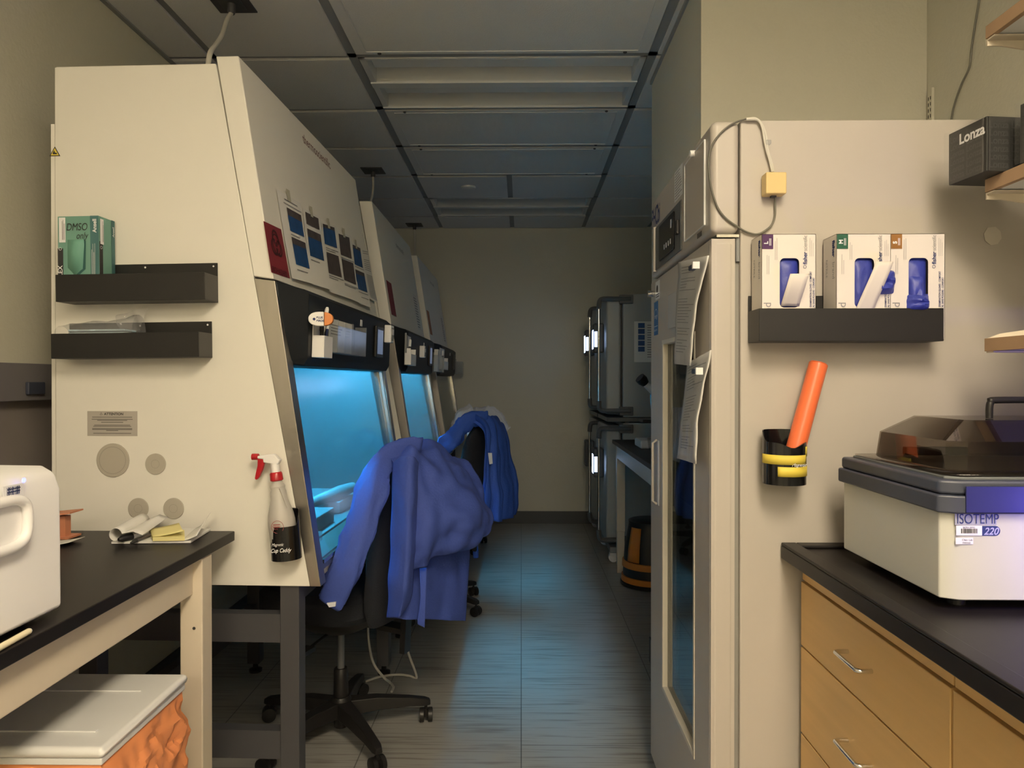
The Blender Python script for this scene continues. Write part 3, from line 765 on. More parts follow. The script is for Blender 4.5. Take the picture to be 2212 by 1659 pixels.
# magnetic clip, white with orange end
MC = Plane(H.px(666, 689, .003), (1,.12,0), (0,0,1)); u, v = .040, 0
mc = thing('magnetic_clip', 'white and orange oval magnetic clip above the white pen holder', 'clip', MC.pt(u, v-.02, 0))
def sgp(x, e): return math.copysign(abs(x)**e, x)
def ell(a0, a1, ru, rv): return [MC.pt(u+ru*sgp(math.cos(a0+(a1-a0)*i/14), .75), v+rv*sgp(math.sin(a0+(a1-a0)*i/14), .9), -.010) for i in range(15)]
obj('jaw', MB().prism([MC.pt(u+.008,v+.022,-.010)]+ell(PI*.55, PI*1.45, .039, .022)+[MC.pt(u+.008,v-.022,-.010)], MC.n*.020), 'whiteplastic', mc, bevel=.003)
obj('grip', MB().prism([MC.pt(u+.009,v-.022,-.010)]+ell(-PI*.42, PI*.42, .036, .0215)+[MC.pt(u+.009,v+.022,-.010)], MC.n*.020), mat('clip_orange', (.62,.20,.04), .4), mc, bevel=.003)
text('BLUE', .0085, MC, u-.014, v+.001, mc, m='blueink', off=.0106, bold=.0003); text('BIRDS', .0085, MC, u-.014, v-.009, mc, m='blueink', off=.0106, bold=.0003)
obj('mark', MB().disc(MC, u-.021, v-.001, .0045, .0101, .0106, 6), 'blueink', mc)
# acrylic holder with cards
u0, v0 = hb(713, 762, .02); u1, v1 = hb(778, 708, .02)
ah = thing('acrylic_holder', 'clear acrylic card holder right of the white pen holder', 'holder', H.pt(u0,v0,.02))
m = MB()
for a in (u0, (u0+u1)/2, u1-.003): m.pbox(H, a, a+.003, v0, v1, .002, .045)
m.pbox(H, u0, u1, v0, v1-.02, .043, .045).pbox(H, u0, u1, v0, v0+.003, .002, .045)
obj('pocket', m, 'acrylic', ah)
for a, b in ((u0+.010, (u0+u1)/2-.006), ((u0+u1)/2+.0, (u0+u1)/2+(u1-u0)*.25)):
    m = MB().pbox(H, a, b, v0+.005, v1+.005, .010, .014); m.mat(1).lines(H, a+.01, b-.01, v1-.05, v1-.01, 4, .0146)
    o = obj('card', m, ['paper','ink']); tag(o, 'white card %s half of the clear acrylic holder' % ('in the left' if a < u0+.02 else 'in the right'), 'card')
u, v = hb(768, 686, 0)
# small timer on head's far end
def timer(H, px, py, label, s=1.0):
    u, v = H.uv(px, py, .03)
    t = thing('timer', label, 'timer', H.pt(u, v, .03))
    obj('case', MB().pbox(H, u-.03*s, u+.03*s, v-.040*s, v+.040*s, .002, .034), 'whiteplastic', t, bevel=.004)
    obj('face', MB().pbox(H, u-.022*s, u+.022*s, v-.030*s, v+.028*s, .034, .036), 'midgrey', t)
    obj('screen', MB().pbox(H, u-.018*s, u+.018*s, v-.004*s, v+.022*s, .036, .037), 'label', t)
timer(HP1, 846, 722, 'small white timer at the far end of the nearest fascia')
# repeat holders on cabinets 2 and 3
def small_fit(H, px0, px1, pyb, pyt, label, idx):
    u0, v0 = H.uv(px0, pyb, .02); u1, v1 = H.uv(px1, pyt, .02)
    t = thing('pen_holder', label, 'pen holder', H.pt(u0, v0, .02))
    m = MB().pbox(H, u0, u1, v0, v1, .033, .036).pbox(H, u0, u0+.003, v0, v1+.03, .001, .033).pbox(H, u1-.003, u1, v0, v1+.03, .001, .033).pbox(H, u0, u1, v0, v0+.003, .001, .036).pbox(H, u0, u1, v0, v1+.10, 0, .003)
    obj('holder', m, 'whiteplastic', t)
    pen(H, H.pt(u0+.03,v0+.01,.018), H.pt(u0+.055,v1+.08,.020), .007, ('grey','whiteplastic'), 'pen standing in %s' % ('the middle cabinet pen holder' if idx == 2 else 'the farthest cabinet pen holder'))
small_fit(HP2, 881, 893, 789, 767, 'white pen holder on the middle black fascia', 2)
small_fit(HP3, 954, 964, 798, 782, 'white pen holder on the farthest black fascia', 3)
timer(HP2, 917, 760, 'small white timer on the middle black fascia', .9)
# grey strip clip beside holder 2
u0, v0 = HP2.uv(878, 762, .01); u1, v1 = HP2.uv(883, 725, .01)
tag(obj('label_scraper', MB().prism([HP2.pt(u0-.01,v0,.002),HP2.pt(u0+.03,v0,.002),HP2.pt(u0+.02,v1,.002),HP2.pt(u0+.0,v1-.02,.002),HP2.pt(u0-.02,v1+.01,.002)], HP2.n*.01), 'midgrey'), 'grey slotted plastic strip left of the middle pen holder', 'tool')
for px, lab in ((941, 'clear acrylic holder at the far end of the middle fascia'), (993, 'clear acrylic holder sticking out at the far end of the farthest fascia')):
    H_ = HP2 if px < 960 else HP3
    u = 1.20 if px < 960 else 1.25
    q = thing('acrylic_holder', lab, 'holder', H_.pt(u, .0, .03))
    obj('pocket', MB().pbox(H_, u-.05, u+.05, -.01, .13, .002, .006).pbox(H_, u-.05, u+.05, -.01, .10, .07, .074).pbox(H_, u-.05, u-.047, -.01, .11, .006, .07).pbox(H_, u+.047, u+.05, -.01, .11, .006, .07).pbox(H_, u-.05, u+.05, -.01, -.007, .006, .07), 'acrylic', q)
o = obj('card', MB().pbox(HP2, 1.16, 1.235, -.005, .15, .012, .040), 'paper'); tag(o, 'stack of white cards in the acrylic holder of the middle fascia', 'card')

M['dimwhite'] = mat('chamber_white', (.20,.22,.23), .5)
# ---------------- inside the first chamber
WS = .879
def cbox(name, label, cat, c, x, y, sx, sy, h, m='insteel', z=WS, bev=.004):
    mb_ = MB().box(x, x+sx, y, y+sy, z, z+h); mb_.v = [c.M @ v for v in mb_.v]
    return tag(obj(name, mb_, m, bevel=bev), label, cat)
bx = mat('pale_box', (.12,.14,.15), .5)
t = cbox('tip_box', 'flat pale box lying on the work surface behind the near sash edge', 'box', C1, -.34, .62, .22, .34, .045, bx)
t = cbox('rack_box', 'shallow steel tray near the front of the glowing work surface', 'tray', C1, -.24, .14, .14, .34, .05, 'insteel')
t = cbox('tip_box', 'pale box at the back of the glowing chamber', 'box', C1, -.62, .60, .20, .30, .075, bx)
# pipette controller
a = C1.p(-.20,.46,WS+.06); b = C1.p(-.12,.80,WS+.075)
pg = thing('pipette_controller', 'white pistol pipette controller lying on boxes in the nearest chamber', 'pipette controller', a)
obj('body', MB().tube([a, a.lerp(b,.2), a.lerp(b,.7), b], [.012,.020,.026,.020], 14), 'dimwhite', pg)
obj('nozzle', MB().tube([a+(a-b)*.45, a+(a-b)*.12, a], [.003,.008,.015], 12), 'black', pg)
g0 = thing('glassware_rack', 'dark wire rack with tubes near the front of the nearest chamber', 'rack', C1.p(-.25,.24,WS))
m = MB(); 
for i in range(5):
    for j in range(2):
        p = C1.p(-.32+.05*j, .16+.045*i, WS+.002); m.tube([p, p+V((0,0,.06))], .012, 10)
obj('tube', m, 'acrylic', g0); m = MB()
m.v = []; 
mm = MB().box(-.35,-.245,.13,.38,WS+.035,WS+.042); mm.v = [C1.M @ v for v in mm.v]; obj('rack_plate', mm, 'grey', g0)
# wall fittings seen through the sash
BW = Plane(C1.p(-.70,0,0), C1.d(0,1,0), (0,0,1))
def on_bw(name, label, cat, px, py, w, h, m='dimwhite', th=.004):
    u, v = BW.uv(px, py, .003); return tag(obj(name, MB().pbox(BW, u-w/2, u+w/2, v-h/2, v+h/2, .001, .001+th), m, bevel=.001), label, cat)
on_bw('service_label', 'small white label high on the chamber back wall', 'dimwhite', 697, 826, .085, .075)
on_bw('service_strip', 'thin pale strip label on the chamber back wall', 'dimwhite', 713, 890, .09, .018)
u, v = BW.uv(658, 932, .003); tag(obj('round_sticker', MB().disc(BW, u, v, .052, .001, .003), 'dimwhite'), 'pale round disc on the chamber wall near the sash edge', 'sticker')
u, v = BW.uv(760, 986, .02)
hk = thing('wall_hook', 'curved steel clip hook on the chamber back wall', 'hook', BW.pt(u, v, .01))
obj('plate', MB().pbox(BW, u-.035, u+.005, v-.035, v+.035, .001, .006), 'dimwhite', hk, bevel=.002); obj('curl', MB().tube([BW.pt(u+.005,v+.03,.008),BW.pt(u+.02,v+.02,.03),BW.pt(u+.012,v-.01,.04),BW.pt(u+.025,v-.03,.02)], .009, 8), 'chrome', hk)
u, v = BW.uv(674, 990, .02)
vk = thing('vacuum_valve', 'round valve with a lime green handle on the chamber wall', 'valve', BW.pt(u, v, .01))
obj('dial', MB().disc(BW, u+.01, v-.005, .055, .001, .02), 'dimwhite', vk, bevel=.004); obj('dial_rim', MB().ring(BW, u+.01, v-.005, .036, .042, .0205), 'midgrey', vk)
obj('handle', MB().prism([BW.pt(u-.045,v+.03,.022),BW.pt(u-.02,v+.01,.022),BW.pt(u+.02,v+.01,.022),BW.pt(u+.04,v+.04,.022),BW.pt(u+.02,v+.07,.022),BW.pt(u-.03,v+.07,.022)], BW.n*.02), 'lime', vk, bevel=.004)
obj('nozzle', MB().tube([BW.pt(u-.06,v-.01,.02),BW.pt(u-.01,v-.01,.04)], .012, 10), 'dimwhite', vk)
cm = MB(); 
a = C1.p(-.69,.20,1.45); b = C1.p(-.69,.62,.95)
# front-corner small clip box behind the sash
cbox('drain_bottle_cap', 'small clear block resting by the lower sash edge', 'block', C1, -.075, .12, .03, .05, .03, 'acrylic')
# middle chamber: items
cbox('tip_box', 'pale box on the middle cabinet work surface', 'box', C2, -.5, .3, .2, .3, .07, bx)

# ================================================================== spray bottle and caddy on the near side
pc0 = CS.px(620, 1205, .045); 
cy = thing('cup_caddy', 'black magnetic cup caddy holding the spray bottle, lettered in white', 'cup holder', pc0)
u, v = CS.uv(620, 1206, .04)
TQ = Plane(CS.pt(u, v, .0), CS.u*math.cos(.06)+CS.v*math.sin(.06), CS.v*math.cos(.06)-CS.u*math.sin(.06))
def cup(T, parent, R, h, hb_, n0, dip=0, m='blackgloss', cz=None):
    """cup with open top: tall back, lower front; axis along T.v at distance n0"""
    k = 36; vs = []; 
    for ring_, rr in ((0,R),(1,R-.003)):
        for lev in (0,1):
            for j in range(k):
                t = 2*PI*j/k; n = -math.cos(t)   # n=-1 at the panel
                hh = h+(hb_-h)*(1 if n < -.2 else (0 if n > .3 else (.3-n)/.5))
                if dip and n > .3: hh -= dip*math.exp(-((math.sin(t)-.1)/.45)**2)
                vs.append(T.pt(rr*math.sin(t), hh if lev else (0 if ring_ == 0 else .004), n0+rr*n*.95))
    f = []
    for j in range(k):
        a, b = j, (j+1)%k
        f += [(a,b,k+b,k+a), (2*k+b,2*k+a,3*k+a,3*k+b), (k+a,k+b,3*k+b,3*k+a)]
    f += [tuple(range(k)), tuple(range(2*k,3*k))]
    m_ = MB().add(vs, f); return obj('cup', m_, m, parent)
cup(TQ, cy, .043, .098, .140, .0417)
TL = Plane(TQ.pt(0,0,.0417+.0412), TQ.u, TQ.v)
text('Magnetic', .012, TL, -.026, .046, cy, m='label', shear=.4, off=.0012, sx=.8)
text('Cup Caddy', .016, TL, -.030, .028, cy, m='label', shear=.4, off=.0012, sx=.8, bold=.0002)
sb = thing('spray_bottle', 'translucent trigger spray bottle with red cap and trigger in the black caddy', 'spray bottle', TQ.pt(0,.005,.0417))
ax = TQ.v*math.cos(.07)-TQ.u*math.sin(-.0); bc = TQ.pt(-.002,.006,.0417)
ax = (TQ.v-TQ.u*.06).normalized()
obj('bottle', MB().lathe(bc, [(.034,0),(.0385,.006),(.0385,.105),(.036,.125),(.029,.150),(.024,.168),(.0225,.190),(.0200,.197),(.0215,.205),(.0165,.214),(.0135,.222)], 30, ax), 'bottle', sb)
obj('liquid', MB().lathe(bc, [(.032,.003),(.0365,.007),(.0365,.104),(.034,.122),(.031,.132)], 30, ax), mat('pink_water', (.42,.34,.32), .2), sb)
obj('cap', MB().lathe(bc, [(.017,.222),(.0185,.224),(.0175,.243),(.015,.247)], 24, ax), 'red', sb)
tp = bc+ax*.247; HU = TQ.u; HV = ax; HN = TQ.n
def hp_(u, v, n=0): return tp+HU*u+HV*v+HN*n
def hprism(pts, w): return MB().prism([hp_(a, b, -w/2) for a, b in pts], HN*w)
obj('neck', MB().lathe(tp, [(.0125,0),(.0125,.026)], 16, ax), 'whiteplastic', sb)
obj('trigger_head', hprism([(-.030,.030),(.012,.022),(.020,.036),(.014,.040),(.004,.054),(-.046,.050),(-.046,.042),(-.030,.040)][::1], .020), 'whiteplastic', sb, bevel=.003)
obj('trigger', hprism([(-.046,.048),(-.030,.048),(-.029,.030),(-.036,.012),(-.047,-.010),(-.058,-.020),(-.063,-.016),(-.058,.000),(-.050,.022)], .014), 'red', sb, bevel=.003)
obj('nozzle', MB().tube([hp_(-.046,.047), hp_(-.064,.048)], .0095, 12), 'red', sb)
LB = Plane(bc+ax*.07+HN*.0392, TQ.u, TQ.v)
m = MB().ring(LB, .0, .024, .017, .0182, .001).lines(LB, -.012, .012, .020, .034, 2, .001)
lab_ = obj('printed_label', m, mat('label_red', (.30,.06,.06), .6), sb)
text('Professional', .0055, LB, -.0155, .024, lab_, m='label_red' if 'label_red' in M else mat('label_red',(.30,.06,.06),.6), off=.0012); text('Sprayer', .0055, LB, -.010, .017, lab_, m=mat('label_red',(.30,.06,.06),.6), off=.0012)
ch_ = MB()
for i in range(16):
    p = bc+ax*(.200-.0035*i)+HU*(.012+.0013*i)+HN*(.020+.0008*i); ch_.lathe(p, [(.0004,-.0012),(.0012,0),(.0004,.0012)], 6, ax)
obj('bead_chain', ch_, 'chrome', sb)

# ================================================================== LEFT TABLE
TT = .954
t = thing('lab_table', 'black-topped lab table with cream steel frame, front left', 'table', (-1.2, 1.2, 0))
xe = -.83
obj('table_top', MB().box(-1.60, xe, .10, 2.045, TT-.028, TT), 'resin', t, bevel=.003)
obj('apron', MB().box(xe-.055, xe-.030, .12, 1.945, TT-.125, TT-.029), 'legwhite', t, bevel=.004)
obj('apron', MB().box(-1.585, xe-.058, 1.92, 1.945, TT-.125, TT-.029), 'legwhite', t, bevel=.004)
for (x, y) in ((xe-.005,1.845),(-1.58+.06,1.845),(xe-.005,.12),(-1.58+.06,.12)):
    lg = obj('leg', MB().box(x-.060, x, y, y+.060, .30, TT-.03), 'legwhite', t, bevel=.004)
    obj('leg_insert', MB().box(x-.056, x-.005, y+.004, y+.056, .0, .30), 'legwhite', lg, bevel=.004)
    obj('adjuster_hole', MB().disc(Plane((x-.022,y,.741),(1,0,0),(0,0,1)), 0, 0, .004, .0003, .0012, 12), 'ink', lg)
# centrifuge
X1, Y1 = -.857, 1.315
cf = thing('centrifuge', 'white benchtop centrifuge with barcode label at the left edge', 'centrifuge', (X1-.2, 1.1, TT))
prof = [(X1-.40,TT+.012),(X1,TT+.012),(X1-.002,TT+.235),(X1-.012,TT+.265),(X1-.035,TT+.278),(X1-.40,TT+.283)]
obj('housing', MB().prism([(a,Y1,b) for a,b in prof], (0,-.50,0)), 'whiteplastic', cf, bevel=.010, seg=3)
for x, y in ((X1-.05,Y1-.05),(X1-.35,Y1-.05),(X1-.05,.87),(X1-.35,.87)): obj('foot', MB().lathe((x,y,TT), [(.012,0),(.012,.014)], 12), 'black', cf)
CP = Plane((X1, Y1, 0), (0,1,0), (0,0,1))   # front face seen from the aisle
u0, v0 = CP.uv(17, 1092); u1, v1 = CP.uv(50, 1045)
o = obj('barcode_label', MB().pbox(CP, u0-.012, u1, v0+.004, v1+.002, .0005, .0012), 'label', cf)
m = MB()
x = u0-.004
while x < u1-.010:
    ww = random.choice((.0012,.002,.003)); m.prect(CP, x, x+ww, v0+.016, v0+.030, .0016); x += ww+random.choice((.0012,.002))
m.lines(CP, u0-.004, u1-.006, v1-.012, v1-.002, 2, .0016).prect(CP, u0+.008, u1-.022, v0+.008, v0+.012, .0016)
obj('barcode', m, 'blueink', o)
u, v = CP.uv(50, 1045); obj('blue_light_disc', MB().disc(CP, u, v+.006, .004, .0005, .002, 14), 'led', cf)
# oval front grip
u, v = CP.uv(-8, 1138)
vs = []
pts_ = []
m = MB(); kk = 40; R1, R2 = .060, .046
ring_pts = [CP.pt(u+R1*math.copysign(abs(math.cos(2*PI*i/kk))**.6, math.cos(2*PI*i/kk)), v+.040*math.copysign(abs(math.sin(2*PI*i/kk))**.6, math.sin(2*PI*i/kk)), .010) for i in range(kk+1)]
m.tube(ring_pts, .009, 10, cap=False); obj('lid_grip', m, 'whiteplastic', cf)
obj('grip_panel', MB().add([p-CP.n*.006 for p in ring_pts[:-1]], [tuple(range(kk))]), 'whiteplastic', cf)
# pen at edge
a = hitz(62, 1364, TT+.006); b = hitz(-60, 1432, TT+.006)
pn = thing('pen', 'cream pen lying at the table edge beside the centrifuge', 'pen', b); obj('barrel', MB().tube([a, b], .0055, 12), mat('cream_pen', (.80,.72,.50), .3), pn)
obj('tip', MB().tube([a+(a-b).normalized()*.004, a], [.004,.0055], 12), 'whiteplastic', pn)
# orange tip rack and folded sheet behind the centrifuge
r_ = thing('orange_stand', 'small orange stand behind the centrifuge on the black table', 'stand', hitz(140, 1160, TT))
q = hitz(138, 1162, TT); Yr = q.y
m = MB().box(q.x-.05, q.x+.030, Yr-.03, Yr+.03, TT+.002, TT+.007); obj('base', m, mat('pale_orange', (.55,.22,.12), .6), r_)
obj('post', MB().box(q.x-.012, q.x+.012, Yr-.012, Yr+.012, TT+.007, TT+.062), mat('pale_orange', (.55,.22,.12), .6), r_)
obj('shelf', MB().prism([(q.x-.05,Yr-.03,TT+.062),(q.x+.036,Yr-.03,TT+.072),(q.x+.036,Yr-.03,TT+.076),(q.x-.05,Yr-.03,TT+.068)], (0,.06,0)), mat('pale_orange', (.55,.22,.12), .6), r_)
q2 = hitz(150, 1172, TT)
fl = MB().grid([[V((q2.x-.05+.08*j/6, q2.y-.05+.07*i/5, TT+.0015+.010*(j/6)**2)) for j in range(7)] for i in range(6)])
tag(obj('folded_leaflet', fl, 'paper', solid=.0008), 'printed white leaflet under the small orange stand', 'leaflet')
# notepad, pens, sticky notes
A = [hitz(240,1176,TT), hitz(412,1174,TT), hitz(455,1147,TT), hitz(300,1143,TT)]
zt_ = V((0,0,.001))
np_ = thing('notepad', 'white paper pad with rolled-back pages on the black table', 'notepad', A[0])
obj('pages', MB().prism([p+zt_ for p in A], (0,0,.006)), 'paper', np_, bevel=.001)
m = MB(); g = []
L0, L1 = A[0].copy(), A[3].copy()
for i in range(17):
    th = -PI/2+ i/16*PI*1.45; r = .017
    row = []
    for j in range(7):
        b = L0.lerp(L1, j/6)+V((.012,0,.009+.017)); rr = r*(1+.15*j/6)
        row.append(b+V((-rr*math.cos(th), 0, rr*math.sin(th)*1.0)))
    g.append(row)
e = g[-1]; g.append([p+V((.030,0,.006+.008*j/6)) for j, p in enumerate(e)]); g.append([p+V((.055,0,-.004+.010*j/6)) for j, p in enumerate(e)])
obj('rolled_page', MB().grid(g), 'paper', np_, solid=.001)
B0 = A[1].lerp(A[0], .12); B1 = A[2].lerp(A[3], .20)
g = [[B0.lerp(B1, j/5)+V((.03*i/8+.012*(i/8)**2, 0, .008+.045*(i/8)**2*(.3+.7*j/5))) for j in range(6)] for i in range(9)]
obj('curled_corner', MB().grid(g), 'paper', np_, solid=.001)
def on_table(px, py, z): return hitz(px, py, z)
a = on_table(256,1166,TT+.015); b = on_table(316,1150,TT+.020)
mk = thing('marker', 'white marker with black cap lying across the pad', 'marker', a)
obj('barrel', MB().tube([a.lerp(b,.48), b, b+(b-a).normalized()*.004], [.0078,.0078,.005], 14), 'whiteplastic', mk)
obj('cap', MB().tube([a, a.lerp(b,.12), a.lerp(b,.48)], [.0045,.0088,.0094], 14), 'black', mk)
a = on_table(282,1173,TT+.011); b = on_table(324,1155,TT+.014)
p2 = thing('pen', 'thin dark pen beside the capped marker on the pad', 'pen', a)
obj('barrel', MB().tube([a.lerp(b,.3), b], .0042, 12), mat('brown_pen', (.10,.085,.08), .4), p2)
obj('tip', MB().tube([a, a.lerp(b,.15), a.lerp(b,.3)], [.0018,.0048,.0048], 12), 'ink', p2)
Z_ = TT+.0085
c = [on_table(330,1169,Z_), on_table(399,1168,Z_), on_table(398,1152,Z_), on_table(323,1152,Z_)]
sk = thing('sticky_notes', 'yellow sticky note block with one lifted sheet on the pad', 'sticky notes', c[0])
obj('block', MB().prism(c, (0,0,.010)), 'sticky', sk)
u_ = (c[1]-c[0]); w_ = (c[3]-c[0])
g = [[c[0]+V((0,0,.0108))+u_*(.0+.96*i/6)+w_*(.05+.9*j/4)+V((0,0,.014*(i/6)**1.5+.004*j/4)) for j in range(5)] for i in range(7)]
obj('top_note', MB().grid(g), 'sticky', sk, solid=.0008)
# left wall utility rail and socket
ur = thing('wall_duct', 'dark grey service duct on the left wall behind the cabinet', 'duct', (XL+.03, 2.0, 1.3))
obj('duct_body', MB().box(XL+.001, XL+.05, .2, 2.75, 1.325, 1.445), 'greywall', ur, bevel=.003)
obj('socket', MB().box(XL+.05, XL+.062, 2.24, 2.32, 1.345, 1.385), 'navy', ur, bevel=.003)
tag(obj('wall_shade_sheet', MB().box(XL+.001, XL+.012, .2, 2.75, .95, 1.324), mat('wall_shade_taupe', (.24,.21,.20), .6)), 'taupe sheet standing for shade on the left wall below the grey duct', 'panel')  # darker sheet stands in for the shaded lower wall
# bin with orange liner under the table
zb = .69
bn = thing('waste_bin', 'rectangular waste bin with white lid and orange bag under the table', 'bin', (-1.0, 1.5, 0))
x0, x1, y0, y1 = -1.26, -.795, 1.335, 1.685
obj('lid', MB().box(x0, x1, y0, y1, zb-.022, zb), 'lid', bn, bevel=.012, seg=3)
obj('lid_ridge', MB().box(x0+.02, x1-.05, 1.395, 1.405, zb, zb+.0035).box(x0+.02,x1-.06,1.58,1.586,zb,zb+.003), 'lid', bn, bevel=.0015)
obj('lid_skirt', MB().box(x0+.006, x1-.006, y0+.006, y1-.006, zb-.036, zb-.022), 'lid', bn, bevel=.003)
obj('bin_body', MB().hexa([(x0+.04,y0+.04,.0),(x1-.05,y0+.04,.0),(x1-.05,y1-.04,.0),(x0+.04,y1-.04,.0),(x0+.02,y0+.02,zb-.04),(x1-.025,y0+.02,zb-.04),(x1-.025,y1-.02,zb-.04),(x0+.02,y1-.02,zb-.04)]), 'midgrey', bn)
g = []
for i in range(60):
    s_ = i/59; z = zb-.034-.50*s_; row = []
    per = [(x1-.012,y1-.012),(x1-.012,y0+.012),(x0+.012,y0+.012),(x0+.012,y1-.012)]
    for j in range(201):
        q = j/200*4; a = int(q)%4; f = q-int(q); p0 = per[a]; p1 = per[(a+1)%4]
        x = p0[0]+(p1[0]-p0[0])*f; y = p0[1]+(p1[1]-p0[1])*f
        cx_, cy_ = (x0+x1)/2, (y0+y1)/2; d = V((x-cx_, y-cy_, 0)).normalized()
        q_ = V((x, y, z))
        n1_ = noise.noise(q_*7); n2_ = 1-2*abs(noise.noise(q_*13+V((3,1,5)))); n3_ = 1-2*abs(noise.noise(q_*27+V((9,4,2)))); n4_ = abs(noise.noise(V((x*6,y*6,z*15))))
        k_ = min(1, s_*9)
        p = V((x, y, z))+d*k_*(-.002+.016*n1_+.014*n2_+.007*n3_+.024*n4_); row.append(p)
    g.append(row)
obj('orange_bag', MB().grid(g), 'orangebag', bn, angle=14)
# ================================================================== FRIDGE
X0, Y0, YW, ZT = .4455, 1.67, .77, 2.0
fr = thing('lab_fridge', 'tall white glass-door laboratory refrigerator at the aisle mouth', 'refrigerator', (.87, 2.05, 0))
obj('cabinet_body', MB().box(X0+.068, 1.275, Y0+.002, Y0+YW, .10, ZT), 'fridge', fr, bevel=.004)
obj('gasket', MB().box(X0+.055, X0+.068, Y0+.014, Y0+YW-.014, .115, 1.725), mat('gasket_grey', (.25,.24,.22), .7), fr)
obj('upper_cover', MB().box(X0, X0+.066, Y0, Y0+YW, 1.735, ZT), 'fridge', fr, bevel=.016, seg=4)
obj('hinge_bracket', MB().box(X0+.012, X0+.064, Y0-.001, Y0+.09, 1.7255, 1.732), 'chrome', fr)
obj('hinge_pin', MB().lathe((X0+.064, Y0+.010, 1.67), [(.005,0),(.005,.055)], 10), 'midgrey', fr)
# door as a frame round the window
wy0, wy1, wz0, wz1 = 1.825, 2.245, .415, 1.517
dy0, dy1, dz0, dz1 = Y0, Y0+YW, .11, 1.722
m = MB()
m.box(X0, X0+.055, dy0, wy0, dz0, dz1).box(X0, X0+.055, wy1, dy1, dz0, dz1).box(X0, X0+.055, wy0, wy1, dz0, wz0).box(X0, X0+.055, wy0, wy1, wz1, dz1)
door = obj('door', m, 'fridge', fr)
# rounded near edge strip
obj('door_edge', MB().box(X0-.001, X0+.056, dy0-.001, dy0+.03, dz0, dz1), 'fridge', door, bevel=.014, seg=4)
fl_ = .014
m = MB().box(X0-.002,X0+.05,wy0,wy0+fl_,wz0,wz1).box(X0-.002,X0+.05,wy1-fl_,wy1,wz0,wz1).box(X0-.002,X0+.05,wy0+fl_,wy1-fl_,wz0,wz0+fl_).box(X0-.002,X0+.05,wy0+fl_,wy1-fl_,wz1-fl_,wz1)
obj('window_frame', m, mat('frame_cream', (.62,.58,.50), .4), door, bevel=.002)
obj('window_glass', MB().box(X0+.014, X0+.02, wy0+fl_, wy1-fl_, wz0+fl_, wz1-fl_), 'fridgeglass', door)
m = MB()
for k in range(4): m.box(X0+.022+.007*k, X0+.0235+.007*k, wy1-fl_-.016, wy1-fl_-.0005, wz0+fl_, wz1-fl_)
obj('heater_strip', m, mat('spacer_pale', (.55,.56,.50), .3, .5), door)
# inner chamber behind glass (dark)
m = MB()
m.box(X0+.069, X0+.0695, wy0-.02, wy1+.02, wz0-.02, wz1+.02)
obj('dark_interior', m, mat('dark_interior', (.010,.011,.012), .8), fr)
for z in (.72, 1.02, 1.30): obj('shelf_wire', MB().box(X0+.050, X0+.068, wy0+.02, wy1-.02, z, z+.004), 'midgrey', fr)
obj('handle', MB().tube([(X0,2.335,1.195),(X0-.014,2.335,1.185),(X0-.014,2.335,.995),(X0,2.335,.985)], .0045, 10), 'fridge', door)
obj('handle_recess', MB().box(X0-.001, X0+.0005, 2.30, 2.325, .985, 1.195), 'white', door)
# lower door handle lip, kick grille
obj('kick_plate', MB().box(X0+.03, X0+.06, Y0+.03, Y0+YW-.03, .02, .10), 'midgrey', fr)
for x, y in ((X0+.12,Y0+.06),(1.2,Y0+.06),(X0+.12,Y0+YW-.06),(1.2,Y0+YW-.06)): obj('foot', MB().lathe((x,y,0), [(.025,0),(.025,.06),(.02,.10)], 12), 'black', fr)
obj('door_lock', MB().tube([(X0,2.385,1.68),(X0-.022,2.385,1.68)], .011, 14), 'chrome', door)
# upper cover: controls, filter panel, badge
uc = lambda a, b, c, d, n0, n1: MB().pbox(FF, -(b-Y0), -(a-Y0), c, d, n0, n1)
m = MB(); a0,a1,b0,b1 = 1.973, 2.345, 1.752, 1.892
bez = obj('control_bezel', uc(a0,a1,b0,b1,.0002,.004), mat('bezel_grey', (.10,.105,.11), .5), fr, bevel=.002)
obj('bezel_rim', MB().pbox(FF, -(a1-Y0)-.012, -(a1-Y0), b0-.004, b1+.004, .0, .010), 'fridge', fr, bevel=.002)
obj('display', uc(2.05,2.26,1.768,1.878,.0042,.009), 'blackgloss', bez, bevel=.004)
m = MB()
for y in (2.09,2.12,2.15,2.18): m.prect(FF, -(y-Y0), -(y-Y0)+.012, 1.79, 1.805, .0095)
obj('key_print', m, 'label', bez); m = MB()
m.prect(FF, -(2.085-Y0), -(2.07-Y0), 1.835, 1.86, .0095); obj('display_mark', m, 'label', bez)
obj('key_switch', uc(1.99,2.01,1.80,1.84,.0042,.012), 'black', bez, bevel=.002)
FPm = MB(); c0,c1,e0,e1 = 1.724,1.93,1.766,1.972
FPm.pbox(FF, -(c1-Y0), -(c0-Y0), e0, e1, .0003, .003); obj('filter_cover', FPm, 'fridge', fr, bevel=.001)
m = MB()
ln = .0022
m.pbox(FF,-(c0-Y0)-ln,-(c0-Y0)+ln,e0,e1,.0003,.0045).pbox(FF,-(c1-Y0)-ln,-(c1-Y0)+ln,e0,e1,.0003,.0045).pbox(FF,-(c1-Y0),-(c0-Y0),e0-.001,e0+.001,.0003,.0045).pbox(FF,-(c1-Y0),-(c0-Y0),e1-.001,e1+.001,.0003,.0045)
obj('filter_cover_rim', m, 'white', fr)
obj('cover_knob', MB().tube([FF.pt(-(1.825-Y0), e1-.001, .0), FF.pt(-(1.825-Y0), e1-.001, .014)], .008, 12), 'whiteplastic', fr)
text('PHCbi', .088, FF, -(2.425-Y0), 1.905, fr, m='blueink', off=.0008, bold=.0015, sx=.60)
m = MB().lines(FF, -(2.06-Y0), -(1.975-Y0), 1.925, 1.99, 10, .0012); 
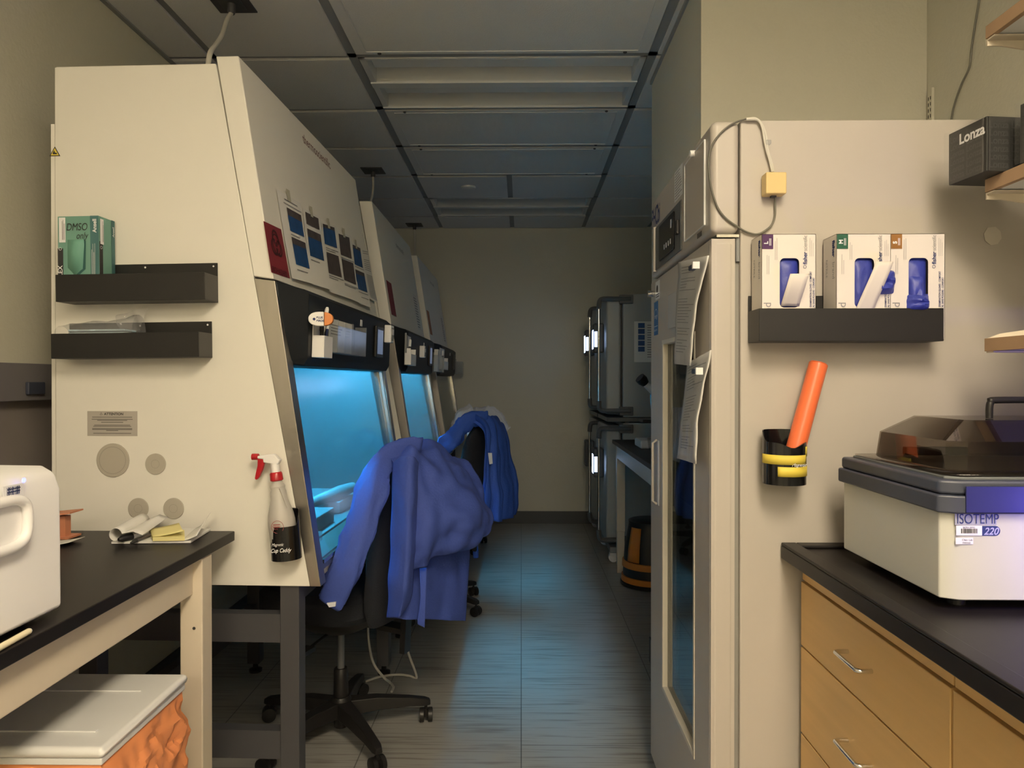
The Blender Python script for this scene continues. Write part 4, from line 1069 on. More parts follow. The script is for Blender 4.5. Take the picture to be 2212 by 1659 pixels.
n_ = obj('notice_sticker', MB().prect(FF, -(2.07-Y0), -(1.965-Y0), 1.905, 1.992, .0006), 'white', fr); obj('notice_print', MB().lines(FF, -(2.06-Y0), -(1.975-Y0), 1.908, 1.988, 10, .001), 'lightink', n_)
m = MB()
for k in range(4): m.prect(FF, -(1.80-Y0)+.012*k, -(1.80-Y0)+.007+.012*k, 1.747, 1.760, .001)
obj('badge_mark', m, 'ink', fr)
s_ = obj('energy_sticker', MB().prect(FF, -(2.385-Y0), -(2.315-Y0), 1.54, 1.65, .0006), mat('energy_blue', (.03,.14,.36), .5), door)
m = MB().ring(FF, -(2.35-Y0), 1.597, .027, .029, .001, .2, PI-.2, 20).prect(FF, -(2.38-Y0), -(2.32-Y0), 1.568, 1.570, .001); obj('sticker_arc', m, 'label', s_)
text('energy', .022, FF, -(2.377-Y0), 1.595, s_, m='label', off=.001, shear=.3, sx=.85); text('ENERGY STAR', .0085, FF, -(2.381-Y0), 1.553, s_, m='label', off=.001)
s_ = obj('maker_sticker', MB().prect(FF, -(2.36-Y0), -(2.285-Y0), 1.655, 1.715, .0006), 'white', door)
m = MB().disc(FF, -(2.33-Y0), 1.69, .012, .0006, .001); m.lines(FF, -(2.35-Y0), -(2.29-Y0), 1.66, 1.675, 2, .001); obj('sticker_mark', m, 'ink', s_)
obj('document_pocket', uc(1.945,2.135,1.545,1.645,.0004,.006), mat('pocket_grey', (.42,.43,.44), .5), door, bevel=.002)
# hanging document bags
def bag(pts, label, seed, clip):
    c = [FF.px(x, y, .006) for x, y in pts]; g = []
    for i in range(15):
        b = i/14; row = []
        for j in range(9):
            a = j/8; bow = .014*math.sin(b*PI)*(.4+.6*a)+.022*(1-b)**2+.005*noise.noise(V((a*3,b*4,seed)))
            row.append(bilerp(c, a, b)+FF.n*bow)
        g.append(row)
    t = thing('document_pouch', label, 'document pouch', c[0])
    back = MB().grid(g); obj('paper', back, 'paper', t, solid=.002)
    g2 = [[p+FF.n*.003 for p in r] for r in g]
    g2 = [[p+(g[0][0]-g[1][0]).normalized()*0 for p in r] for r in g2]
    obj('plastic_sleeve', MB().grid(g2), 'film', t)
    m = MB(); random.seed(seed)
    for k in range(30):
        b = .93-.028*k
        if k in (3,9,10,20,24): continue
        i = min(13, int(b*14)); f = b*14-i; a0 = .12; a1 = random.uniform(.45,.9)
        def q(a, bb):
            x = a*8; jx = min(7,int(x)); fx = x-jx; y = bb*14; iy = min(13,int(y)); fy = y-iy
            return ((g[iy][jx]*(1-fx)+g[iy][jx+1]*fx)*(1-fy)+(g[iy+1][jx]*(1-fx)+g[iy+1][jx+1]*fx)*fy)+FF.n*.0022
        m.grid([[q(a0+(a1-a0)*j/6, b) for j in range(7)], [q(a0+(a1-a0)*j/6, b+.008) for j in range(7)]])
    obj('print', m, 'lightink', t)
    p = FF.px(*clip, .028); Q = Plane(p, FF.u, FF.v)
    obj('magnet_clip', MB().pbox(Q, -.030, .014, -.006, .006, 0, .014), 'navy', t, bevel=.002); obj('magnet_end', MB().pbox(Q, .014, .024, -.008, .008, 0, .016), 'white', t)
bag([(1476,786),(1511,790),(1531,552),(1466,566)], 'upper paper in a plastic pouch hung on the fridge door', 3, (1506,576))
bag([(1481,990),(1524,1002),(1536,756),(1486,785)], 'lower paper in a plastic pouch on the fridge door, over the window', 8, (1513,802))
# cord, probe box
pb = thing('probe_box', 'small cream square connector box stuck on the fridge side', 'junction box', FS.px(1676,420))
u0, v0 = FS.uv(1655,418,.035); u1, v1 = FS.uv(1700,371,.035)
obj('case', MB().pbox(FS, u0, u1, v0, v1, .001, .035), 'cream', pb, bevel=.003)
obj('cable_gland', MB().pbox(FS, (u0+u1)/2-.006, (u0+u1)/2+.006, v0-.004, v0+.002, .008, .018), 'grey', pb)
def fpx(l, off): return cat_rom([FS.px(x, y, o if (o:=off) is not None else 0) for x, y in l], len(l)*8)
pts = [(1675,418),(1674,440),(1674,465),(1668,484),(1655,497),(1635,506),(1612,501),(1590,488),(1568,472),(1552,452),(1543,430),(1536,405),(1531,370),(1531,340),(1538,315),(1552,293),(1572,274),(1592,263),(1612,257)]
offs = .005
m = MB().tube(cat_rom([FS.px(x, y, .012 if k == 0 else offs) for k, (x, y) in enumerate(pts)], 150), .0038, 8, sy=.6)
cb = obj('probe_cable', m, 'cable'); tag(cb, 'grey flat cable looping over the fridge corner to the cream box', 'cable')
m = MB().tube(cat_rom([FS.px(x, y, .006) for x, y in [(1612,257),(1632,256),(1645,268),(1654,292),(1660,330),(1666,350),(1670,371)]], 50), .0028, 8)
m.tube(cat_rom([FS.px(x, y, .009) for x, y in [(1612,258),(1636,259),(1646,274),(1650,295),(1656,325),(1662,345),(1668,371)]], 50), .0024, 8)
wc = obj('probe_wire', m, 'whitecable'); tag(wc, 'pair of thin white wires running down to the cream box', 'cable')
q = FS.uv(1660, 307, .012)
obj('cable_tie', MB().pbox(FS, q[0]-.006, q[0]+.006, q[1]-.005, q[1]+.005, .003, .016), 'acrylic', wc, bevel=.002)
# black cup with orange roll
u, v = FS.uv(1691, 1043, .04)
CT = Plane(FS.pt(u, v, 0), FS.u, FS.v)
cc = thing('cup_caddy', 'black magnetic cup with yellow tape holding the orange roll, on the fridge side', 'cup holder', CT.pt(0,0,.05))
cup(CT, cc, .0475, .096, .121, .0475, dip=.012)
m = MB()
for (v0_, v1_, a0, a1) in ((.047,.068,-1.65,.95),(.020,.042,-.62,1.5),(.064,.086,.85,1.65)):
    g = [[CT.pt(.0484*math.sin(a0+(a1-a0)*j/16), vv, .0475+.0460*math.cos(a0+(a1-a0)*j/16)+.0004) for j in range(17)] for vv in (v0_, v1_)]
    m.grid(g)
obj('yellow_tape', m, 'yellow', cc, solid=.0006)
text('Magnetic', .011, Plane(CT.pt(0,0,.0475+.0458), CT.u, CT.v), .000, .0435, cc, m='label', shear=.4, off=.0006, sx=.8)
a = CT.pt(.006,.010,.052); b = FS.px(1768, 786, .035)
rl = thing('bag_roll', 'orange roll of waste bags leaning in the black cup', 'bag roll', a)
d_ = (b-a)
obj('roll', MB().tube([a, a+d_*.3, a+d_*.7, b], [.0205,.0212,.0205,.0208], 26), 'orangeroll', rl)
m = MB(); dn = d_.normalized(); ex = dn.cross(V((0,1,0))).normalized(); ey = dn.cross(ex)
sp = [b+dn*.002+ex*(.019-.0009*i/3)*math.cos(i*.5)+ey*(.019-.0009*i/3)*math.sin(i*.5) for i in range(50)]
m.tube(sp, .0008, 6); obj('rolled_end', m, 'orangeroll', rl)
m = MB().prism([FS.px(x,y,.0005) for x,y in ((2125,505),(2133,492),(2150,490),(2161,500),(2163,515),(2155,527),(2140,530),(2128,520))], FS.n*.0008)
tag(obj('clear_sticker', m, mat('faint_sticker', (.56,.52,.46), .35)), 'faint round sticker on the fridge side above the lowest shelf', 'sticker')
# cable on the right wall, slotted standard
WR = Plane((XR,0,0), (0,-1,0), (0,0,1))
m = MB().tube(cat_rom([WR.px(x, y, .004) for x, y in [(2119,-40),(2115,0),(2105,60),(2098,110),(2094,145),(2078,180),(2064,218),(2055,258),(2045,330)]], 60), .0032, 8)
tag(obj('wall_cable', m, 'cable'), 'thin brown cable hanging down the right wall behind the fridge', 'cable')
q = WR.uv(2001, 200)
st = obj('shelf_standard', MB().pbox(WR, -2.54, -2.515, 1.55, 2.42, .0005, .010), 'wall'); tag(st, 'slotted beige shelf standard in the right wall corner', 'shelf rail')
m = MB()
for k in range(40):
    for a in (-2.5355, -2.5235): m.pbox(WR, a, a+.004, 1.56+.021*k, 1.572+.021*k, .010, .0105)
obj('slot', m, 'ink', st)

# ================================================================== RIGHT COUNTER
ZC2 = 1.012
ct = thing('worktop', 'black resin worktop with raised marine edge, right foreground', 'worktop', (1.0, .9, ZC2-.04))
xl = .607
m = MB().box(xl, XR-.002, .05, 1.666, ZC2-.038, ZC2-.007)
obj('slab', m, 'resin', ct, bevel=.003)
m = MB().box(xl, xl+.035, .05, 1.666, ZC2-.0069, ZC2).box(xl+.035, XR-.002, 1.63, 1.666, ZC2-.0069, ZC2)
obj('raised_edge', m, 'resin', ct, bevel=.003)
xf = .647
def cab_unit(y0, y1, label):
    t = thing('drawer_cabinet', label, 'drawer cabinet', (1.0, (y0+y1)/2, 0))
    obj('carcass', MB().box(xf+.020, XR-.003, y0+.001, y1-.001, .08, ZC2-.039), 'wood', t)
    obj('top_rail', MB().box(xf+.004, xf+.020, y0+.001, y1-.001, .930, ZC2-.039), 'wood', t, bevel=.001)
    obj('plinth', MB().box(xf+.07, XR-.01, y0, y1, 0, .08), 'black', t)
    for (z0, z1, hz) in ((.779,.926,.854),(.578,.775,.678),(.352,.574,.46),(.09,.348,.22)):
        d = obj('drawer', MB().box(xf, xf+.019, y0+.002, y1-.002, z0, z1), 'wood', t, bevel=.0015)
        yc = (y0+y1)/2
        obj('handle', MB().tube(cat_rom([V((xf,yc-.048,hz)),V((xf-.018,yc-.048,hz)),V((xf-.0265,yc-.044,hz)),V((xf-.028,yc-.034,hz)),V((xf-.028,yc+.034,hz)),V((xf-.0265,yc+.044,hz)),V((xf-.018,yc+.048,hz)),V((xf,yc+.048,hz))], 40), .0042, 10), 'chrome', d)
cab_unit(1.0745, 1.650, 'maple drawer cabinet under the black worktop, beside the fridge')
cab_unit(.50, 1.0725, 'maple drawer cabinet under the black worktop, nearer the camera')
# ---- water bath
wb = thing('water_bath', 'beige water bath with slate band and smoked lid on the right worktop', 'water bath', (1.1, 1.35, ZC2-.007))
zb0, zb1, zb2 = ZC2+.012, 1.1735, 1.222
def oct_(x0, x1, y0, y1, c, z): return [V((x0+c,y0,z)), V((x1-c,y0,z)), V((x1,y0+c,z)), V((x1,y1,z)), V((x0,y1,z)), V((x0,y0+c*.6,z))]
bx0, bx1, by0, by1 = .703, 1.235, 1.187, 1.556
obj('body', MB().prism(oct_(bx0, bx1, by0, by1, .026, zb0), (0,0,zb1-zb0)), 'bathgrey', wb, bevel=.003)
m = MB(); a = oct_(bx0-.009, bx1+.009, by0-.010, by1+.009, .027, zb1-.004); m.prism(a, (0,0,.030))
obj('lower_band', m, 'navy', wb, bevel=.004)
m = MB().prism(oct_(bx0-.004, bx1+.004, by0-.004, by1+.004, .027, zb1+.026), (0,0,zb2-zb1-.024)); obj('upper_band', m, 'navy', wb, bevel=.006, seg=3)
obj('front_band', MB().box(bx0+.028, bx1-.03, by0-.0125, by0-.0095, zb1-.001, zb2-.006), mat('front_band_blue', (.016,.019,.10), .45), wb, bevel=.001)
for x, y in ((bx0+.05,by0+.05),(bx1-.05,by0+.05),(bx0+.05,by1-.05),(bx1-.05,by1-.05)): obj('foot', MB().lathe((x,y,ZC2-.007), [(.014,0),(.014,.02)], 12), 'black', wb)
obj('rim', MB().prism(oct_(bx0+.014, bx1-.014, by0+.012, by1-.012, .025, zb2), (0,0,.006)), 'insteel', wb, bevel=.002)
# smoked lid shell, hip shaped
def rect(x0,x1,y0,y1,z): return [V((x0,y0,z)),V((x1,y0,z)),V((x1,y1,z)),V((x0,y1,z))]
def loopf(x0,x1,y0,y1,c,z): return [V((x0+c,y0,z)),V((x1-c,y0,z)),V((x1,y0+c,z)),V((x1,y1-c*.3,z)),V((x1-c*.3,y1,z)),V((x0+c*.3,y1,z)),V((x0,y1-c*.3,z)),V((x0,y0+c,z))]
L = [loopf(bx0+.016,bx1-.016,by0+.014,by1-.012,.02,zb2+.0085), loopf(bx0+.050,bx1-.050,by0+.060,by1-.035,.024,zb2+.0095), loopf(bx0+.056,bx1-.056,by0+.066,by1-.040,.024,zb2+.060), loopf(bx0+.125,bx1-.125,by0+.14,by1-.048,.010,zb2+.093)]
vs = [p for l in L for p in l]; n = 8
fs = [(i*n+j, i*n+(j+1)%n, (i+1)*n+(j+1)%n, (i+1)*n+j) for i in range(3) for j in range(n)]+[tuple(range(3*n,4*n))]
lid = obj('smoked_lid', MB().add(vs, fs), 'smoke', wb, solid=.003, angle=10)
hy = by0+.20; hx0, hx1 = .907, 1.06
obj('lid_handle', MB().tube(cat_rom([V((hx0,hy,zb2+.095)),V((hx0,hy,zb2+.115)),V((hx0+.003,hy,zb2+.126)),V((hx0+.014,hy,zb2+.130)),V((hx1-.014,hy,zb2+.130)),V((hx1-.003,hy,zb2+.126)),V((hx1,hy,zb2+.115)),V((hx1,hy,zb2+.095))], 50), .0065, 12), 'black', lid)
obj('lid_reflection_bar', MB().box(.80,.93,by1-.070,by1-.055,zb2+.012,zb2+.030), 'black', wb, bevel=.003)  # dark bar stands in for a reflection in the lid
obj('inner_basin', MB().box(bx0+.03, bx1-.03, by0+.03, by1-.03, zb2+.0062, zb2+.0068), mat('basin_dark', (.05,.045,.042), .4), wb)
BF = Plane((0, by0, 0), (1,0,0), (0,0,1))
u0, v0 = BF.uv(2065, 1130); u1, v1 = BF.uv(2147, 1112)
o = obj('name_badge', MB().prect(BF, u0-.002, u1+.004, v0-.003, v1+.004, .0006), mat('badge_grey', (.36,.37,.42), .4), wb)
text('ISOTEMP', .0235, BF, u0, v0-.0005, o, m='blueink', off=.0012, sx=.76)
u0, v0 = BF.uv(2120, 1157); u1, v1 = BF.uv(2160, 1136)
m = MB().prism([BF.pt(u0,v0,.0004), BF.pt(u1-.008,v0,.0004)]+[BF.pt(u1-.008+.008*math.sin(PI*i/8), (v0+v1)/2-(v1-v0)/2*math.cos(PI*i/8), .0004) for i in range(1,8)]+[BF.pt(u1-.008,v1,.0004), BF.pt(u0,v1,.0004)], BF.n*.0006)
o = obj('model_badge', m, 'blueink', wb); text('220', .0165, BF, u0+.003, v0+.002, o, m=mat('lilac_ink', (.42,.42,.62), .5), off=.0014, shear=.3, sx=.95, bold=.0003)
for (x0_,y0_,x1_,y1_,bar) in ((2064,1156,2120,1135,True),(2063,1175,2101,1161,False)):
    u0, v0 = BF.uv(x0_, y0_); u1, v1 = BF.uv(x1_, y1_)
    o = obj('asset_label', MB().prect(BF, u0, u1, v0, v1, .0018), 'label', wb)
    if bar:
        m = MB(); x = u0+.008
        while x < u1-.009: ww = random.choice((.0007,.0012,.0017)); m.prect(BF, x, x+ww, v0+.0035, v1-.005, .0022); x += ww+random.choice((.0006,.001))
        obj('barcode', m, 'ink', o); text('SJCRH (BME)', .0036, BF, u0+.011, v1-.0042, o, off=.0022)
    else:
        text('Chen Lab', .0045, BF, u0+.010, v1-.0052, o, off=.0022); text('M00260', .0040, BF, u0+.011, v1-.0100, o, off=.0022)
# blue disc and point light added beyond the frame to tint the bath front
obj('blue_light_disc', MB().disc(BF, 1.12, 1.12, .012, .001, .006, 18), 'led', wb)
pl_ = bpy.data.lights.new('added_blue_glow', 'POINT'); pl_.energy = 3.2; pl_.color = (.20,.15,1.0); pl_.shadow_soft_size = .02
po_ = bpy.data.objects.new('added_blue_glow', pl_); po_.location = (1.00, by0-.16, 1.15); COL.objects.link(po_)
# ---- shelves on the right wall
def shelf(zbot, label, up=False):
    xs, yf = .970, 1.50
    t = thing('wall_shelf', label, 'shelf', (1.2, 1.0, zbot), 0, 'shelves on the right wall')
    obj('board', MB().box(xs+.012, XR-.001, .15, yf, zbot+.004, zbot+.029), 'white', t)
    obj('edge_band', MB().box(xs, xs+.012, .15, yf, zbot+.003, zbot+.030), 'woodedge', t, bevel=.001)
    for y in (yf-.004, .55):
        if not up:
            m = MB().prism([(xs+.002,y,zbot+.002),(XR-.001,y,zbot+.002),(XR-.001,y,zbot-.085),(xs+.03,y,zbot-.012),(xs+.002,y,zbot-.012)], (0,.004,0))
            m.box(xs+.002, XR-.001, y-.022, y, zbot-.001, zbot+.002)
        else:
            m = MB().prism([(xs+.004,y,zbot+.030),(XR-.001,y,zbot+.030),(XR-.001,y,zbot+.105),(xs+.03,y,zbot+.040)], (0,.004,0)).box(xs+.002, XR-.001, y-.022, y, zbot+.0, zbot+.003)
        o = obj('bracket', m, 'legwhite', t)
        obj('screw', MB().lathe((xs+.09,y-.012,zbot-.004 if not up else zbot-.003), [(.003,0),(.0045,.002),(.0045,.004)], 10), 'chrome', o)
shelf(2.100, 'topmost wood-edged shelf at the upper right corner')
shelf(1.780, 'middle wood-edged shelf at the right, carrying black boxes')
shelf(1.448, 'lowest wood-edged shelf at the right, above the water bath', up=True)
# black shrink-wrapped boxes on the middle shelf
def kit(P0, ang, w, d, h, label, k):
    t = thing('kit_box', label, 'box', P0, 0, 'black wrapped kit boxes')
    u = V((math.cos(ang), math.sin(ang), 0)); Q = Plane(P0, u, (0,0,1))   # n = towards the camera
    obj('carton', MB().pbox(Q, 0, w, 0, h, -d, 0), mat('black_carton', (.022,.022,.021), .5), t, bevel=.0015)
    LQ = Plane(Q.pt(0,0,-d), Q.n, Q.v)
    text('Lonza', .030, LQ, d*.30, h*.70, t, m='label', off=.0012, bold=.0009)
    dim = mat('dim_print', (.045,.045,.044), .5)
    for r in range(6): text('Lonza Lonza', .020, LQ, d*.04, h*(.10+.145*r)-.004, t, m=dim, off=.0008, bold=.0004, sx=.9)
    for r in range(6): text('Lonza Lonza Lonza', .020, Q, .004, h*(.10+.145*r)-.004, t, m=dim, off=.0008, bold=.0004, sx=.9)
    for PP, ww in ((Q, w), (LQ, d)):
        g = [[PP.pt(-.003+(ww+.006)*j/14, -.001+(h+.003)*i/12, .003+.004*abs(noise.noise(V((j*.6,i*.5,k+ww))))+(.005 if j in (0,14) else 0)) for j in range(15)] for i in range(13)]
        obj('shrink_wrap', MB().grid(g), clear('shrink_film', (.97,.97,.97), rough=.15, haze=.02) if 'shrink_film' not in MATS else 'shrink', t)
        M['shrink'] = MATS['shrink_film']
p0 = V((at(2118, 405, 1.36).x+.005, 1.20, 1.8105))
a0 = at(2041, 405, 1.33); b0 = at(2118, 388, 1.22)
kz = 1.8105
p1 = V((.968,1.235,kz))
kit(V((.933,1.437,kz)), .11, .125, .108, .110, 'black film-wrapped box hanging over the end of the middle shelf', 1)
kit(V((.985,1.235,kz)), .10, .2, .16, .115, 'second black film-wrapped box at the right edge of the frame', 4)
# crumpled clear bag on the lowest shelf
g = []
for i in range(16):
    b = i/15; row = []
    for j in range(25):
        a = 2*PI*j/24; r = .055*(math.sin(PI*min(1,b*.9+.08))**.5)*(1+.35*noise.noise(V((math.cos(a)*1.8,math.sin(a)*1.8,b*4))))
        row.append(V((1.135+r*math.cos(a), 1.36+r*math.sin(a), 1.480+.115*b)))
    g.append(row)
tag(obj('crumpled_bag', MB().grid(g), 'film', angle=15), 'crumpled clear plastic bag on the lowest right shelf', 'plastic bag')
# ================================================================== INCUBATORS
XI = .775
def incubator(x0, y0, z0, label, lit, door_only=False, doc=False):
    """CO2 incubator facing -X; x0 = body front plane"""
    t = thing('incubator', label, 'incubator', (x0+.3, y0+.32, z0), 0, 'stacked incubators')
    W, D, Hh = .655, .66, .94
    gm = mat('incubator_grey', (.34,.36,.36), .45)
    obj('housing', MB().box(x0, x0+D, y0, y0+W, z0, z0+Hh), gm, t, bevel=.006)
    dd = obj('door', MB().box(x0-.125, x0-.012, y0+.015, y0+W-.015, z0+.02, z0+Hh-.02), gm, t, bevel=.02, seg=3)
    obj('door_seal', MB().box(x0-.012, x0-.001, y0+.03, y0+W-.03, z0+.04, z0+Hh-.04), 'black', t)
    # arch handle: top and bottom grey arms wrapping the corner and upright chrome bar
    xo = x0-.185
    for z, s in ((z0+Hh-.04, -1), (z0+.05, 1)):
        pts = cat_rom([V((x0+.055, y0-.012, z)), V((x0-.06, y0-.012, z)), V((xo+.035, y0-.012, z)), V((xo+.006, y0-.012, z+s*.018)), V((xo, y0-.012, z+s*.075))], 22)
        obj('handle_arm', MB().tube(pts, [.034]*22, 10, sy=.55), 'handlegrey', dd)
        obj('arm_block', MB().box(x0-.03, x0+.075, y0-.026, y0+.01, z-.035, z+.030), 'handlegrey', dd, bevel=.004)
    obj('handle_bar', MB().tube([(xo,y0-.012,z0+.12),(xo,y0-.012,z0+Hh-.11)], .0105, 12), 'chrome', dd)
    obj('touch_display', MB().box(x0-.205, x0-.126, y0+.17, y0+.31, z0+.50, z0+.73), 'darkgrey', dd, bevel=.01)
    o = obj('screen', MB().box(x0-.2065, x0-.2052, y0+.19, y0+.29, z0+.53, z0+.68), 'screen' if lit else 'grey', dd)
    # the display is slightly turned so its lit face shows toward the aisle mouth
    obj('screen_edge', MB().box(x0-.200, x0-.165, y0+.1685, y0+.1698, z0+.545, z0+.665), 'screen' if lit else 'grey', dd)
    if doc:
        m = MB(); FP = Plane((x0, y0, 0), (1,0,0), (0,0,1)); a, b, c, d = .085, .32, z0+.42, z0+.73
        m.prect(FP, a, b, c, d, .001); m.mat(1)
        for k in range(5): m.prect(FP, a+.03, a+.08, d-.05-.045*k, d-.012-.045*k, .0016)
        m.mat(2).lines(FP, a+.10, b-.02, c+.03, d-.02, 14, .0016)
        o = obj('instruction_sheet', m, ['paper','photo','lightink']); tag(o, 'white instruction sheet with small blue photographs on the near incubator side', 'paper sheet')
    m = MB()
    FP = Plane((x0-.06, y0+.0145, 0), (1,0,0), (0,0,1))
    return t
def stack(y0, doc, names, lits):
    a = incubator(XI, y0, 1.11, names[0], lits[0], doc=doc)
    b = incubator(XI, y0, .125, names[1], lits[1])
    r = thing('roller_base', names[2], 'trolley', (XI+.3, y0+.3, 0), 0, 'wheeled bases of the incubators')
    obj('frame', MB().box(XI-.10, XI+.62, y0-.01, y0+.66, .075, .122), 'midgrey', r, bevel=.006)
    for x in (XI-.07, XI+.56):
        for y in (y0+.03, y0+.60):
            c = obj('caster', MB().tube([(x-.0,y-.018,.036),(x,y+.018,.036)], .036, 18), 'label', r)
            obj('caster_fork', MB().box(x-.028, x+.028, y-.026, y+.026, .045, .078), 'whiteplastic', c, bevel=.006)
    s = thing('stacking_frame', names[3], 'frame', (XI+.3, y0+.3, 1.066), 0, 'frames between the incubators')
    obj('tray', MB().box(XI-.12, XI+.64, y0-.004, y0+.655, 1.075, 1.108), 'handlegrey', s, bevel=.004)
    obj('spacer', MB().box(XI+.02, XI+.05, y0+.02, y0+.05, 1.066, 1.0745), 'chrome', s)
    obj('spacer', MB().box(XI+.5, XI+.53, y0+.55, y0+.60, 1.066, 1.0745), 'chrome', s)
stack(5.42, True, ['upper incubator of the nearer stack, its handle arch facing the aisle', 'lower incubator of the nearer stack, behind the far table', 'wheeled base under the nearer incubator stack', 'dark frame between the two nearer incubators'], (True, True))
stack(6.14, False, ['upper incubator of the farther stack, against the back wall', 'lower incubator of the farther stack, its display unlit', 'wheeled base under the farther incubator stack', 'dark frame between the two farther incubators'], (True, False))

# ================================================================== FAR TABLE, microscope, stool
ft = thing('lab_table', 'narrow black-topped table in the dim right recess before the incubators', 'table', (1.05, 4.4, 0))
obj('table_top', MB().box(.665, XR-.01, 3.56, 5.20, .93, .958), 'resin', ft, bevel=.003)
obj('apron', MB().box(.69, .712, 3.60, 5.14, .83, .929), 'white', ft, bevel=.003)
obj('apron', MB().box(.712, 1.36, 3.60, 3.622, .83, .929), 'white', ft, bevel=.003)
for x, y in ((.690,5.125),(.690,3.60),(1.34,3.60),(1.34,5.125)):
    lg = obj('leg', MB().box(x, x+.06, y, y+.06, .30, .929), 'legwhite', ft, bevel=.003); obj('leg_insert', MB().box(x+.004,x+.056,y+.004,y+.056,0,.30), 'legwhite', lg)
ms = thing('microscope', 'white microscope with black eyepiece, half hidden behind the fridge edge', 'microscope', (.835, 4.62, .958))
obj('base', MB().box(.755,1.035,4.50,4.74,.958,1.01), 'whiteplastic', ms, bevel=.01)
obj('arm', MB().box(.935,1.025,4.56,4.68,1.01,1.36), 'whiteplastic', ms, bevel=.015)
obj('stage', MB().box(.775,.935,4.53,4.71,1.12,1.14), 'black', ms, bevel=.003)
obj('head', MB().tube([(.985,4.62,1.30),(.865,4.62,1.34),(.835,4.62,1.32)], [.05,.045,.03], 14), 'whiteplastic', ms)
obj('eyepiece_tube', MB().tube([(.85,4.60,1.32),(.795,4.58,1.375)], .022, 14), 'whiteplastic', ms)
obj('eyepiece', MB().tube([(.80,4.582,1.37),(.78,4.575,1.39),(.76,4.568,1.408)], [.026,.036,.034], 14), 'black', ms)
obj('objective', MB().lathe((.855,4.62,1.20), [(.012,0),(.018,.02),(.024,.10)], 14), 'chrome', ms)
tag(obj('specimen_tub', MB().hexa([(.80,4.34,.959),(.92,4.34,.959),(.92,4.46,.959),(.80,4.46,.959),(.79,4.33,1.03),(.93,4.33,1.03),(.93,4.47,1.03),(.79,4.47,1.03)]), 'acrylic', bevel=.004), 'small pale plastic tub in front of the microscope', 'tub')
sl = thing('step_stool', 'round black step stool with orange bands under the far table', 'step stool', (.885, 4.86, 0))
C_ = (.885,4.86,0)
obj('body', MB().lathe(C_, [(.190,.02),(.186,.11),(.182,.17),(.176,.26),(.150,.40),(.148,.425)], 36), 'black', sl)
for a, b, ra, rb in ((.028,.068,.2,.198),(.125,.170,.1945,.192)):
    obj('orange_band', MB().lathe(C_, [(ra-.01,a),(ra,a+.002),(rb,b-.002),(rb-.01,b)], 36), 'orange', sl)
obj('bumper', MB().lathe(C_, [(.19,0),(.205,.006),(.205,.024),(.19,.028)], 36), 'black', sl)
obj('tread', MB().lathe(C_, [(.150,.425),(.150,.436),(.140,.440),(.0,.441)], 36), 'black', sl)
for a in (-2.45, -.9, .7, 2.3):
    m = MB()
    g = [[V((C_[0]+r*math.cos(a+da), C_[1]+r*math.sin(a+da), z)) for da in (-.28,-.14,0,.14,.28)] for z, r in ((.175,.1845),(.26,.178),(.40,.1525))]
    obj('orange_panel', m.grid(g), 'orange', sl, solid=.002)

